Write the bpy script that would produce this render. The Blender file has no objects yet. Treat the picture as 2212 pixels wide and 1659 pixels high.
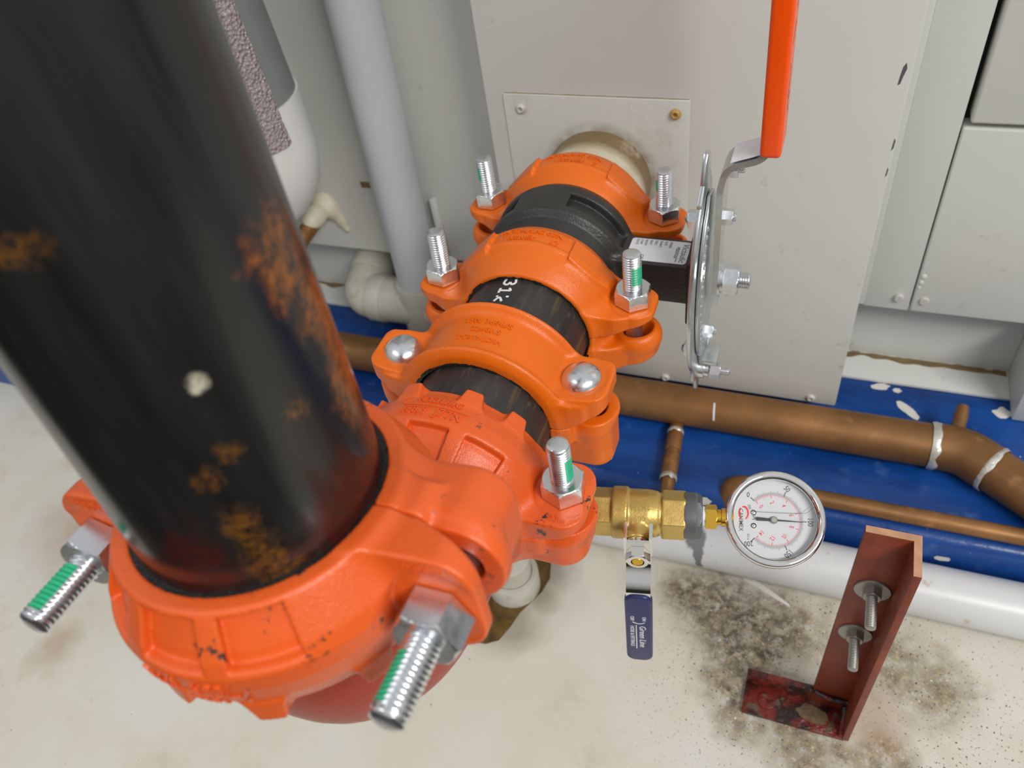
import bpy, bmesh, math, random
import numpy as np
from mathutils import Vector, Matrix, noise as mnoise

S = bpy.context.scene
COL = S.collection
rng = np.random.default_rng(7)
random.seed(7)
ZF = 332.0            # height of the horizontal pipe's axis above the floor, mm


def W(p):
    """millimetres about the horizontal pipe (x right, y into the wall, z up) -> metres above the floor"""
    p = np.asarray(p, float)
    return (p + np.array([0, 0, ZF])) / 1000.0


# ------------------------------------------------------------------ camera
cd = bpy.data.cameras.new('camera')
cam = bpy.data.objects.new('camera', cd)
COL.objects.link(cam)
S.camera = cam
CP = np.array([177.267, -619.427, 371.056])
c_r = Vector((0.93357917, 0.33366159, -0.13076651))
c_f = Vector((-0.32327842, 0.62661541, -0.70911507))
c_u = c_r.cross(c_f)
mw = Matrix(((c_r.x, c_u.x, -c_f.x), (c_r.y, c_u.y, -c_f.y), (c_r.z, c_u.z, -c_f.z))).to_4x4()
mw.translation = Vector(W(CP))
cam.matrix_world = mw
cd.sensor_width = 36.0
cd.lens = 36.0 * 1715.49 / 2212.0
cd.clip_start = 0.01
cd.dof.use_dof = True
cd.dof.focus_distance = 0.475
cd.dof.aperture_fstop = 9.5

# ------------------------------------------------------------------ world, lamps, exposure
wd = bpy.data.worlds.new('world')
S.world = wd
wd.use_nodes = True
nt = wd.node_tree
nt.nodes.clear()
wo = nt.nodes.new('ShaderNodeOutputWorld')
wb = nt.nodes.new('ShaderNodeBackground')
wt = nt.nodes.new('ShaderNodeTexCoord')
wsx = nt.nodes.new('ShaderNodeSeparateXYZ')
wr = nt.nodes.new('ShaderNodeValToRGB')
nt.links.new(wt.outputs['Generated'], wsx.inputs[0])
wm = nt.nodes.new('ShaderNodeMath')
wm.operation = 'MULTIPLY_ADD'
wm.inputs[1].default_value = .5
wm.inputs[2].default_value = .5
nt.links.new(wsx.outputs[2], wm.inputs[0])
nt.links.new(wm.outputs[0], wr.inputs[0])
wr.color_ramp.elements[0].position = 0.40
wr.color_ramp.elements[0].color = (.022, .021, .020, 1)
wr.color_ramp.elements[1].position = 0.90
wr.color_ramp.elements[1].color = (.62, .63, .65, 1)
_e = wr.color_ramp.elements.new(.52)
_e.color = (.30, .295, .28, 1)
_e = wr.color_ramp.elements.new(.66)
_e.color = (.52, .52, .52, 1)
nt.links.new(wr.outputs[0], wb.inputs[0])
wb.inputs[1].default_value = 0.95
nt.links.new(wb.outputs[0], wo.inputs[0])


def area(name, loc, target, sx, sy, power, col=(1, 1, 1)):
    l = bpy.data.lights.new(name, 'AREA')
    l.shape = 'RECTANGLE'
    l.size, l.size_y = sx, sy
    l.energy = power
    l.color = col
    o = bpy.data.objects.new(name, l)
    COL.objects.link(o)
    o.location = loc
    o.rotation_euler = (Vector(target) - Vector(loc)).to_track_quat('-Z', 'Y').to_euler()
    return o


area('ceiling_lamp', (1.65, -1.45, 2.15), (0.05, -0.2, 0.4), 1.3, 0.30, 50, (1, .99, .955))
area('ceiling_lamp', (-1.1, -1.5, 2.4), (0, -0.2, 0.4), 1.3, 0.30, 8, (.97, .985, 1))

S.view_settings.view_transform = 'Standard'
S.view_settings.look = 'None'
S.view_settings.exposure = -0.05
S.view_settings.gamma = 1.0
S.view_settings.use_curve_mapping = False


# ------------------------------------------------------------------ materials
class NB:
    """small helper round one material's node tree"""

    def __init__(s, name):
        s.m = bpy.data.materials.new(name)
        s.m.use_nodes = True
        s.t = s.m.node_tree
        s.b = s.t.nodes['Principled BSDF']
        s.co = s.n('ShaderNodeTexCoord').outputs['Object']

    def n(s, k, **kw):
        x = s.t.nodes.new(k)
        for a, v in kw.items():
            setattr(x, a, v)
        return x

    def put(s, sock, v):
        if hasattr(v, 'is_output'):
            s.t.links.new(v, sock)
        elif isinstance(v, (tuple, list)) and len(v) == 3 and sock.type == 'RGBA':
            sock.default_value = (*v, 1)
        else:
            sock.default_value = v

    def noise(s, scale, detail=4, rough=.55, vec=None, dist=0.0):
        x = s.n('ShaderNodeTexNoise')
        s.put(x.inputs['Vector'], vec if vec is not None else s.co)
        x.inputs['Scale'].default_value = scale
        x.inputs['Detail'].default_value = detail
        x.inputs['Roughness'].default_value = rough
        x.inputs['Distortion'].default_value = dist
        return x.outputs['Fac']

    def ramp(s, v, a, b, lo=0.0, hi=1.0):
        x = s.n('ShaderNodeMapRange')
        s.put(x.inputs[0], v)
        x.inputs[1].default_value = a
        x.inputs[2].default_value = b
        x.inputs[3].default_value = lo
        x.inputs[4].default_value = hi
        return x.outputs[0]

    def math(s, op, a, b=0.0):
        x = s.n('ShaderNodeMath', operation=op)
        s.put(x.inputs[0], a)
        s.put(x.inputs[1], b)
        return x.outputs[0]

    def mix(s, f, a, b):
        x = s.n('ShaderNodeMix', data_type='RGBA')
        s.put(x.inputs[0], f)
        s.put(x.inputs[6], a)
        s.put(x.inputs[7], b)
        return x.outputs[2]

    def scaled(s, sc):
        x = s.n('ShaderNodeMapping')
        s.put(x.inputs[0], s.co)
        x.inputs['Scale'].default_value = sc
        return x.outputs[0]

    def spots(s, lst, scale=25.0, amount=.012, soft=.35):
        """mask, 1 inside noisy blobs: lst of (centre, radius) in metres in object space"""
        nz = s.n('ShaderNodeTexNoise')
        s.put(nz.inputs['Vector'], s.co)
        nz.inputs['Scale'].default_value = scale
        nz.inputs['Detail'].default_value = 5
        sub = s.n('ShaderNodeVectorMath', operation='SUBTRACT')
        s.put(sub.inputs[0], nz.outputs['Color'])
        sub.inputs[1].default_value = (.5, .5, .5)
        sc = s.n('ShaderNodeVectorMath', operation='SCALE')
        s.put(sc.inputs[0], sub.outputs[0])
        sc.inputs['Scale'].default_value = amount * 2.5
        ad = s.n('ShaderNodeVectorMath', operation='ADD')
        s.put(ad.inputs[0], s.co)
        s.put(ad.inputs[1], sc.outputs[0])
        out = None
        for item in lst:
            c, r = item[0], item[1]
            v = ad.outputs[0]
            if len(item) > 2:            # stretched blob: (sx, sy, sz) divides the axes
                sb = s.n('ShaderNodeVectorMath', operation='SUBTRACT')
                s.put(sb.inputs[0], v)
                sb.inputs[1].default_value = c
                mu = s.n('ShaderNodeVectorMath', operation='MULTIPLY')
                s.put(mu.inputs[0], sb.outputs[0])
                mu.inputs[1].default_value = [1 / q for q in item[2]]
                ln = s.n('ShaderNodeVectorMath', operation='LENGTH')
                s.put(ln.inputs[0], mu.outputs[0])
                d = ln.outputs['Value']
            else:
                ds = s.n('ShaderNodeVectorMath', operation='DISTANCE')
                s.put(ds.inputs[0], v)
                ds.inputs[1].default_value = c
                d = ds.outputs['Value']
            m = s.ramp(d, r * (1 + soft), r * (1 - soft))
            out = m if out is None else s.math('MAXIMUM', out, m)
        return out

    def bump(s, h, strength, dist=.001):
        x = s.n('ShaderNodeBump')
        s.put(x.inputs['Height'], h)
        x.inputs['Strength'].default_value = strength
        x.inputs['Distance'].default_value = dist
        s.t.links.new(x.outputs[0], s.b.inputs['Normal'])

    def set(s, **kw):
        for k, v in kw.items():
            s.put(s.b.inputs[{'col': 'Base Color', 'rough': 'Roughness', 'metal': 'Metallic', 'spec': 'Specular IOR Level',
                              'coat': 'Coat Weight', 'coatr': 'Coat Roughness', 'emit': 'Emission Color',
                              'es': 'Emission Strength'}[k]], v)
        return s.m


def srgb(r, g, b):
    f = lambda c: (c / 255 / 12.92) if c / 255 <= .04045 else ((c / 255 + .055) / 1.055) ** 2.4
    return (f(r), f(g), f(b))


def plain(name, col, rough=.5, metal=0.0, var=.06, scale=60, bump=0.0, bscale=300):
    b = NB(name)
    n = b.noise(scale)
    c2 = tuple(min(1, c * (1 + var * 2)) for c in col)
    c1 = tuple(c * (1 - var * 2) for c in col)
    if bump:
        b.bump(b.noise(bscale, 3), bump)
    return b.set(col=b.mix(n, c1, c2), rough=rough, metal=metal)


def mat_cast(name, col, dark, rough=.34, chip=.70, spec=.5):
    b = NB(name)
    n = b.noise(14)
    base = b.mix(b.ramp(n, .3, .7), tuple(c * .93 for c in col), tuple(min(1, c * 1.06) for c in col))
    fine = b.noise(420, 4, .7)
    ch = b.math('MULTIPLY', b.ramp(b.noise(95, 6, .7), chip, chip + .03), b.ramp(b.noise(21), .48, .6))
    base = b.mix(ch, base, dark)
    b.bump(b.math('ADD', b.math('MULTIPLY', b.noise(520, 3, .6), .7), b.noise(1500, 2)), .35, .0006)
    return b.set(col=base, rough=b.ramp(fine, .2, .8, rough - .06, rough + .12), spec=spec)


M = {}
M['orange'] = mat_cast('orange_enamel', srgb(228, 106, 10), srgb(70, 50, 44), .30)
M['redorange'] = mat_cast('red_orange_enamel', srgb(226, 94, 34), srgb(62, 52, 50), .27, .61)
M['elbowpaint'] = mat_cast('red_oxide_orange_gloss', srgb(166, 50, 24), srgb(70, 40, 36), .30, .70, .22)
M['gasket'] = plain('black_rubber_with_grease', (.012, .011, .010), .35, bump=1.0, bscale=900)
M['castblack'] = plain('black_cast_iron', (.030, .029, .027), .40, var=.25, scale=50, bump=.4, bscale=500)
M['ink_white'] = plain('white_paint_marker', (.8, .8, .8), .5)
M['ink_black'] = plain('black_print', (.03, .03, .03), .5)
M['ink_grey'] = plain('grey_print', (.12, .12, .12), .5)
M['ink_red'] = plain('red_print', srgb(235, 60, 50), .5)
M['dialwhite'] = plain('white_dial_face', (.68, .68, .70), .5, var=.01)
M['sticker'] = plain('white_sticker', (.80, .80, .83), .4, var=.02)
M['green'] = plain('green_thread_lock', srgb(40, 176, 128), .35, var=.15, scale=300)
M['grip'] = plain('orange_vinyl_grip', srgb(255, 84, 4), .3, var=.02)
M['bluegrip'] = plain('navy_vinyl_grip', srgb(40, 46, 96), .3, var=.04)
M['sealant'] = plain('pale_sealant', srgb(214, 206, 184), .55, var=.1, scale=90, bump=.6, bscale=200)
M['dark'] = plain('dark_gap', (.02, .02, .02), .8)


def mat_zinc():
    b = NB('zinc_plated_steel')
    n = b.noise(35, 5)
    return b.set(col=b.mix(n, (.62, .64, .66), (.84, .86, .88)), metal=.95, rough=b.ramp(b.noise(160), .3, .7, .16, .34))


M['zinc'] = mat_zinc()


def mat_plate():
    b = NB('zinc_plated_sheet')
    n = b.noise(20, 5)
    return b.set(col=b.mix(n, (.52, .56, .58), (.74, .76, .76)), metal=.9, rough=b.ramp(b.noise(60), .3, .7, .18, .36))


M['plate'] = mat_plate()
M['tape'] = plain('pale_worn_tape', srgb(226, 226, 230), .35, var=.1, scale=120)
M['dullsteel'] = plain('dull_galvanised_steel', (.36, .35, .32), .45, .8, .12)
M['chrome'] = plain('polished_stainless_steel', (.86, .85, .83), .07, 1.0, .02)


def mat_brass():
    b = NB('cast_brass')
    n = b.noise(45, 5)
    b.bump(b.noise(700, 3), .25, .0005)
    return b.set(col=b.mix(n, srgb(190, 158, 84), srgb(222, 192, 116)), metal=.7, rough=b.ramp(b.noise(220), .3, .7, .28, .44))


M['brass'] = mat_brass()
M['brassbright'] = plain('bright_brass', srgb(226, 182, 72), .2, 1.0, .06)
M['bushing'] = plain('grey_steel_bushing', srgb(112, 114, 118), .45, .55, .12, 80)
M['teflon'] = plain('white_thread_tape', (.82, .81, .77), .5, var=.08, bump=.8, bscale=600)


def mat_copper(name, spots, flux):
    b = NB(name)
    n = b.noise(16, 6, .6)
    c = b.mix(b.ramp(n, .3, .72), srgb(120, 86, 50), srgb(160, 114, 70))
    c = b.mix(b.math('MULTIPLY', b.ramp(b.noise(60, 5), .6, .75), .45), c, srgb(210, 150, 96))
    c = b.mix(b.ramp(b.noise(240, 3), .68, .78, 0, .5), c, srgb(86, 58, 34))
    met = .55
    if spots:
        m = b.spots(spots, 60, .004)
        c = b.mix(m, c, srgb(206, 162, 112))
    if flux:
        m2 = b.spots(flux, 70, .007)
        c = b.mix(b.math('MULTIPLY', m2, .55), c, srgb(120, 150, 120))
    return b.set(col=c, metal=met, rough=b.ramp(b.noise(50), .3, .7, .42, .6))


M['copper'] = mat_copper('tarnished_copper', None, None)
M['solder'] = plain('bright_solder', (.66, .63, .56), .38, .55, .2, 120, 1.0, 180)


def mat_cab(name='grey_cabinet_paint', grime=True, chips=None):
    b = NB(name)
    c = b.mix(b.ramp(b.noise(3.5, 4), .3, .7), srgb(205, 207, 201), srgb(213, 214, 208))
    if grime:
        g = b.math('MULTIPLY', b.ramp(b.noise(42, 7, .7), .60, .74), b.ramp(b.noise(6, 3), .45, .62))
        c = b.mix(b.math('MULTIPLY', g, .55), c, srgb(140, 130, 108))
        g2 = b.math('MULTIPLY', b.ramp(b.noise(160, 3, .6), .73, .78), b.ramp(b.noise(8, 2), .45, .6))
        c = b.mix(b.math('MULTIPLY', g2, .5), c, srgb(110, 100, 84))
    if chips:
        c = b.mix(b.spots(chips, 120, .005, .2), c, srgb(120, 122, 134))
    b.bump(b.noise(300, 3), .06, .0006)
    return b.set(col=c, rough=.46)


M['cab'] = mat_cab()
M['cabpanel'] = mat_cab('grey_panel_paint', True, None)
M['cabedge'] = plain('grey_edge_paint', srgb(186, 184, 176), .5, var=.04)


def mat_plate_cover():
    b = NB('stained_cover_plate_paint')
    c = b.mix(b.noise(6, 4), srgb(200, 202, 194), srgb(210, 211, 205))
    ds = b.n('ShaderNodeVectorMath', operation='DISTANCE')
    cc = b.n('ShaderNodeMapping')
    b.put(cc.inputs[0], b.co)
    cc.inputs['Scale'].default_value = (1, 0, 1)
    b.put(ds.inputs[0], cc.outputs[0])
    ds.inputs[1].default_value = (.001, 0, .165)
    ring = b.math('MULTIPLY', b.ramp(ds.outputs['Value'], .054, .045), b.ramp(b.noise(70, 5), .30, .58))
    c = b.mix(b.math('MULTIPLY', b.ramp(b.noise(24, 7, .7), .55, .72), .35), c, srgb(150, 138, 110))
    c = b.mix(b.math('MULTIPLY', ring, .6), c, srgb(128, 102, 62))
    return b.set(col=c, rough=.45)


M['cover'] = mat_plate_cover()


def mat_stub():
    b = NB('stained_cream_pipe_paint')
    c = b.mix(b.ramp(b.noise(30, 6, .6), .35, .65), srgb(196, 180, 146), srgb(222, 214, 194))
    sx = b.n('ShaderNodeSeparateXYZ')
    b.put(sx.inputs[0], b.co)
    band = b.math('MULTIPLY', b.ramp(sx.outputs[1], -.030, -.018), b.ramp(b.noise(45, 5), .2, .45))
    c = b.mix(b.math('MULTIPLY', band, .9), c, srgb(116, 90, 48))
    return b.set(col=c, rough=.4)


M['stubpaint'] = mat_stub()
M['pvcgrey'] = plain('pale_grey_pipe_paint', srgb(184, 187, 192), .4, var=.03, scale=12)


def mat_fit():
    b = NB('grimy_grey_pvc')
    c = b.mix(b.ramp(b.noise(18, 6), .3, .7), srgb(176, 174, 160), srgb(202, 200, 188))
    c = b.mix(b.ramp(b.noise(50, 5), .6, .75, 0, .5), c, srgb(140, 130, 106))
    return b.set(col=c, rough=.42)


M['pvcfit'] = mat_fit()
M['cream'] = plain('cream_pvc', srgb(222, 212, 182), .45, var=.04)
M['pvcwhite'] = plain('white_pvc_jacket', (.74, .74, .72), .3, var=.01)
M['jacket'] = plain('grey_insulation_jacket', srgb(128, 132, 132), .45, var=.08, scale=40)


def mat_bubble():
    b = NB('pinkish_bubbled_tape')
    v = b.n('ShaderNodeTexVoronoi')
    b.put(v.inputs['Vector'], b.co)
    v.inputs['Scale'].default_value = 330
    b.bump(v.outputs['Distance'], 1.0, .003)
    return b.set(col=b.mix(b.noise(60), srgb(150, 136, 138), srgb(190, 178, 178)), rough=.22)


M['bubble'] = mat_bubble()


DRIPS = [((.1195, -.012, .044), .009, (1.0, 1.6, 1.0)), ((.123, -.021, .034), .007, (.7, 1.2, 1.3)), ((.1255, -.024, .022), .006, (.6, 1, 1.4))]


def mat_white_pipe():
    b = NB('stained_white_pvc')
    c = b.mix(b.noise(9, 4), srgb(204, 205, 206), srgb(218, 218, 218))
    st = b.math('MULTIPLY', b.ramp(b.noise(70, 6, .65), .60, .70), b.ramp(b.noise(10, 3), .46, .62))
    c = b.mix(b.math('MULTIPLY', st, .7), c, srgb(186, 158, 120))
    c = b.mix(b.ramp(b.noise(420, 2), .745, .77), c, srgb(70, 66, 60))
    drip = b.spots(DRIPS, 90, .004, .12)
    c = b.mix(drip, c, srgb(122, 124, 128))
    return b.set(col=c, rough=.34)


M['whitepipe'] = mat_white_pipe()


def mat_blue():
    b = NB('royal_blue_floor_paint')
    n = b.noise(9, 5, .6, b.scaled((1, 3, 3)))
    c = b.mix(b.ramp(n, .3, .7), srgb(8, 50, 112), srgb(20, 78, 158))
    c = b.mix(b.ramp(b.noise(75, 6, .7), .66, .72, 0, .75), c, srgb(14, 22, 46))
    c = b.mix(b.math('MULTIPLY', b.ramp(b.noise(28, 5), .62, .74), .35), c, srgb(92, 128, 180))
    c = b.mix(b.ramp(b.noise(190, 3), .755, .77), c, srgb(214, 210, 206))
    b.bump(b.noise(45, 4), .35, .003)
    return b.set(col=c, rough=b.ramp(n, .3, .7, .22, .42))


M['blue'] = mat_blue()


def mat_floor():
    b = NB('worn_cream_floor_paint')
    n = b.noise(7, 6, .6)
    c = b.mix(b.ramp(n, .3, .7), srgb(208, 202, 184), srgb(216, 213, 204))
    tan = b.math('MULTIPLY', b.ramp(b.noise(22, 7, .68), .52, .68), b.ramp(b.noise(5, 3), .4, .6))
    c = b.mix(b.math('MULTIPLY', tan, .5), c, srgb(186, 166, 134))
    F = lambda x, y: (x / 1000, y / 1000, 0)
    # scraped, dirty concrete showing round the bracket and along the pipe
    dirty = b.spots([(F(120, -222), .022), (F(148, -236), .034), (F(178, -252), .044), (F(215, -235), .034), (F(168, -300), .026), (F(178, -275), .035),
                     (F(190, -330), .024), (F(235, -335), .030), (F(300, -245), .030), (F(335, -262), .030), (F(275, -335), .016), (F(300, -330), .022)], 38, .016, .5)
    pat = b.ramp(b.noise(150, 9, .78), .40, .60)
    dcol = b.mix(pat, srgb(84, 68, 50), srgb(182, 168, 138))
    c = b.mix(b.math('MULTIPLY', dirty, b.ramp(b.noise(75, 8, .78), .40, .50, .25, .95)), c, dcol)
    blk = b.spots([(F(122, -224), .020), (F(150, -228), .026), (F(178, -238), .024), (F(166, -262), .024), (F(205, -238), .018), (F(196, -268), .018), (F(175, -312), .010)], 50, .02, .7)
    c = b.mix(b.math('MULTIPLY', blk, b.ramp(b.noise(110, 8, .78), .46, .56, 0, .85)), c, srgb(58, 44, 34))
    grit_area = b.spots([(F(330, -290), .11), (F(250, -250), .12), (F(190, -300), .09)], 20, .02, .6)
    grit = b.math('MULTIPLY', b.ramp(b.noise(430, 2, .5), .655, .675), grit_area)
    c = b.mix(grit, c, srgb(48, 42, 34))
    brown = b.spots([(F(-560, -330), .05, (1, .8, 1)), (F(-480, -455), .022), (F(292, -300), .02)], 30, .02, .7)
    c = b.mix(b.math('MULTIPLY', brown, .55), c, srgb(172, 140, 112))
    wet = b.spots([(F(-22, -240), .026), (F(-15, -270), .016), (F(-40, -300), .03)], 40, .01, .5)
    c = b.mix(b.math('MULTIPLY', wet, .6), c, srgb(118, 108, 88))
    c = b.mix(b.ramp(b.noise(120, 3), .735, .75), c, srgb(120, 104, 88))
    fl_ = b.math('MULTIPLY', b.ramp(b.noise(330, 2), .69, .70), dirty)
    c = b.mix(fl_, c, srgb(226, 222, 214))
    b.bump(b.math('ADD', b.noise(60, 5), b.math('MULTIPLY', dirty, b.noise(200, 5))), .25, .002)
    return b.set(col=c, rough=b.ramp(n, .3, .7, .3, .45))


M['floor'] = mat_floor()


def mat_redoxide():
    b = NB('red_oxide_primer')
    c = b.mix(b.ramp(b.noise(40, 6), .3, .7), srgb(108, 42, 24), srgb(142, 60, 34))
    c = b.mix(b.math('MULTIPLY', b.ramp(b.noise(26, 5, .6, b.scaled((1, 1, .3))), .6, .75), .5), c, srgb(176, 88, 54))
    return b.set(col=c, rough=.42)


M['redoxide'] = mat_redoxide()


def mat_grimyred():
    b = NB('grimy_red_primer')
    c = b.mix(b.ramp(b.noise(60, 6), .42, .55), srgb(44, 28, 24), srgb(112, 38, 28))
    c = b.mix(b.ramp(b.noise(95, 5), .6, .66), c, srgb(96, 78, 62))
    b.bump(b.noise(180, 5), .8, .002)
    return b.set(col=c, rough=.2)


M['grimyred'] = mat_grimyred()
M['holedirt'] = plain('mud_in_the_slot', srgb(104, 84, 60), .6, var=.5, scale=160, bump=1.0, bscale=300)
M['cutedge'] = plain('pale_cut_steel_edge', srgb(196, 148, 116), .5, .1, .2, 120)


def mat_pipe_black(name, spots=None, base=None, glossy=.2):
    b = NB(name)
    lin = b.noise(60, 4, .6, b.scaled((1, .06, 1)) if base == 'y' else b.scaled((1, 1, .05)))
    k0 = 2.2 if base == 'y' else 1.0
    c = b.mix(b.ramp(lin, .3, .75), (.006 * k0, .006 * k0, .006 * k0), (.022 * k0, .021 * k0, .020 * k0))
    if base == 'y':
        sc = b.ramp(b.noise(130, 5, .7, b.scaled((1, .25, 1))), .58, .70, 0, .6)
        c = b.mix(sc, c, srgb(96, 92, 84))
        c = b.mix(b.math('MULTIPLY', b.ramp(b.noise(75, 4, .6, b.scaled((1, .1, 1))), .60, .70), .55), c, srgb(110, 86, 50))
    if spots:
        for (lst, c1, c2, scale, amt, k) in spots:
            m = b.math('MULTIPLY', b.spots(lst, scale, amt, .5), b.ramp(b.noise(scale * 1.6, 6, .7), .36, .56))
            c = b.mix(b.math('MULTIPLY', m, k), c, b.mix(b.noise(scale * 2.2, 5), c1, c2))
    return b.set(col=c, rough=b.ramp(lin, .3, .7, glossy, glossy + .14), spec=.5)


M['nipple'] = mat_pipe_black('scuffed_black_steel', None, 'y', .34)


def mat_glass():
    m = bpy.data.materials.new('clear_gauge_glass')
    m.use_nodes = True
    t = m.node_tree
    t.nodes.clear()
    o = t.nodes.new('ShaderNodeOutputMaterial')
    mx = t.nodes.new('ShaderNodeMixShader')
    tr = t.nodes.new('ShaderNodeBsdfTransparent')
    gl = t.nodes.new('ShaderNodeBsdfGlossy')
    fr = t.nodes.new('ShaderNodeFresnel')
    gl.inputs['Roughness'].default_value = .02
    fr.inputs['IOR'].default_value = 1.35
    t.links.new(fr.outputs[0], mx.inputs[0])
    t.links.new(tr.outputs[0], mx.inputs[1])
    t.links.new(gl.outputs[0], mx.inputs[2])
    t.links.new(mx.outputs[0], o.inputs[0])
    return m


M['glass'] = mat_glass()


def mat_puddle():
    b = NB('brown_standing_water')
    c = b.mix(b.ramp(b.noise(60, 4), .35, .7), srgb(72, 54, 22), srgb(112, 86, 36))
    c = b.mix(b.ramp(b.noise(120, 4, .6, b.scaled((3, 1, 1))), .66, .74), c, srgb(176, 130, 30))
    return b.set(col=c, rough=.08)


M['puddle'] = mat_puddle()


# ------------------------------------------------------------------ objects
def tag(o, label=None, cat=None, group=None, kind=None):
    if label: o['label'] = label
    if cat: o['category'] = cat
    if group: o['group'] = group
    if kind: o['kind'] = kind
    return o


def thing(name, at, label, cat, group=None):
    o = bpy.data.objects.new(name, None)
    COL.objects.link(o)
    o.empty_display_size = .01
    o.location = W(at)
    o['org'] = [float(v) for v in at]
    return tag(o, label, cat, group)


def org_of(o):
    while o.parent is not None:
        o = o.parent
    return np.array(o['org']) if 'org' in o else np.zeros(3)


def obj(name, geo, mat, parent=None, angle=35, at=None):
    """geo = (verts in mm, faces[, material index per face]) -> ONE mesh object"""
    v = np.asarray(geo[0], float)
    org = org_of(parent) if parent is not None else np.asarray(at if at is not None else (0, 0, -ZF), float)
    me = bpy.data.meshes.new(name)
    f = geo[1]
    if isinstance(f, np.ndarray):
        f = f.tolist()
    me.from_pydata(((v - org) / 1000).tolist(), [], f)
    for m in (mat if isinstance(mat, (list, tuple)) else [mat]):
        me.materials.append(M[m])
    if len(geo) > 2:
        me.polygons.foreach_set('material_index', np.asarray(geo[2], dtype=np.int32))
    me.update()
    if angle >= 180:
        me.shade_smooth()
    elif angle > 0:
        me.shade_smooth()
        me.set_sharp_from_angle(angle=math.radians(angle))
    o = bpy.data.objects.new(name, me)
    COL.objects.link(o)
    if parent is not None:
        o.parent = parent
    else:
        o.location = W(org)
        o['org'] = [float(q) for q in org]
    return o


def join(*gs):
    vs, fs, ms, n = [], [], [], 0
    for g in gs:
        v = np.asarray(g[0], float).reshape(-1, 3)
        vs.append(v)
        fs += [[i + n for i in f] for f in (g[1].tolist() if isinstance(g[1], np.ndarray) else g[1])]
        ms += list(g[2]) if len(g) > 2 else [0] * len(g[1])
        n += len(v)
    return np.concatenate(vs), fs, ms


def frame(z, x=None):
    """columns x, y, z of a right handed frame with the given z (and rough x)"""
    z = np.asarray(z, float)
    z = z / np.linalg.norm(z)
    if x is None:
        x = (1, 0, 0) if abs(z[0]) < .8 else (0, 1, 0)
    x = np.asarray(x, float)
    x = x - (x @ z) * z
    x = x / np.linalg.norm(x)
    return np.stack([x, np.cross(z, x), z], 1)


def place(geo, o, F):
    v = np.asarray(geo[0], float) @ np.asarray(F).T + np.asarray(o, float)
    return (v,) + tuple(geo[1:])


def lathe(prof, n=48, radius=None):
    """prof: list of (r, h); closed if it starts/ends at r=0; radius(theta, r, h) may reshape"""
    th = np.linspace(0, 2 * np.pi, n, endpoint=False)
    V, Fc = [], []
    rows = []
    for (r, h) in prof:
        if r < 1e-6:
            rows.append([len(V)])
            V.append((0, 0, h))
        else:
            rr = np.full(n, r) if radius is None else radius(th, r, h)
            rows.append(list(range(len(V), len(V) + n)))
            V += [(a * math.cos(t), a * math.sin(t), h) for a, t in zip(rr, th)]
    for A, B in zip(rows[:-1], rows[1:]):
        for i in range(n):
            j = (i + 1) % n
            if len(A) == 1 and len(B) == 1:
                continue
            if len(A) == 1:
                Fc.append([A[0], B[j], B[i]])
            elif len(B) == 1:
                Fc.append([A[i], A[j], B[0]])
            else:
                Fc.append([A[i], A[j], B[j], B[i]])
    return np.array(V, float), Fc


def hexprism(af, h, chamfer=True, n=72, hole=0.0, z0=0.0, both=False):
    R = af / 2

    def rad(t, c):
        a = (t + np.pi / 6) % (np.pi / 3) - np.pi / 6
        return np.minimum(R / np.cos(a), c)
    th = np.linspace(0, 2 * np.pi, n, endpoint=False)
    zs = [0, h * .2, h * .5] + list(np.linspace(h - R * .12, h, 6))
    prof = []
    V, Fc, rows = [], [], []

    def ring(rr, z):
        rows.append(list(range(len(V), len(V) + n)))
        V.extend([(a * math.cos(t), a * math.sin(t), z + z0) for a, t in zip(np.broadcast_to(rr, n), th)])
    ring(hole, 0)
    for z in zs:
        c = 1e9
        if chamfer:
            c = R * .97 + (h - z) * 1.55
            if both:
                c = min(c, R * .97 + z * 1.55)
        ring(rad(th, c), z)
    ring(max(hole, 0.01) if hole else R * .5, h + (0 if hole else 0))
    if hole:
        ring(hole, h * .4)
    for A, B in zip(rows[:-1], rows[1:]):
        for i in range(n):
            j = (i + 1) % n
            Fc.append([A[i], A[j], B[j], B[i]])
    if not hole:
        Fc.append(rows[-1])
    return np.array(V, float), Fc


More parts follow.
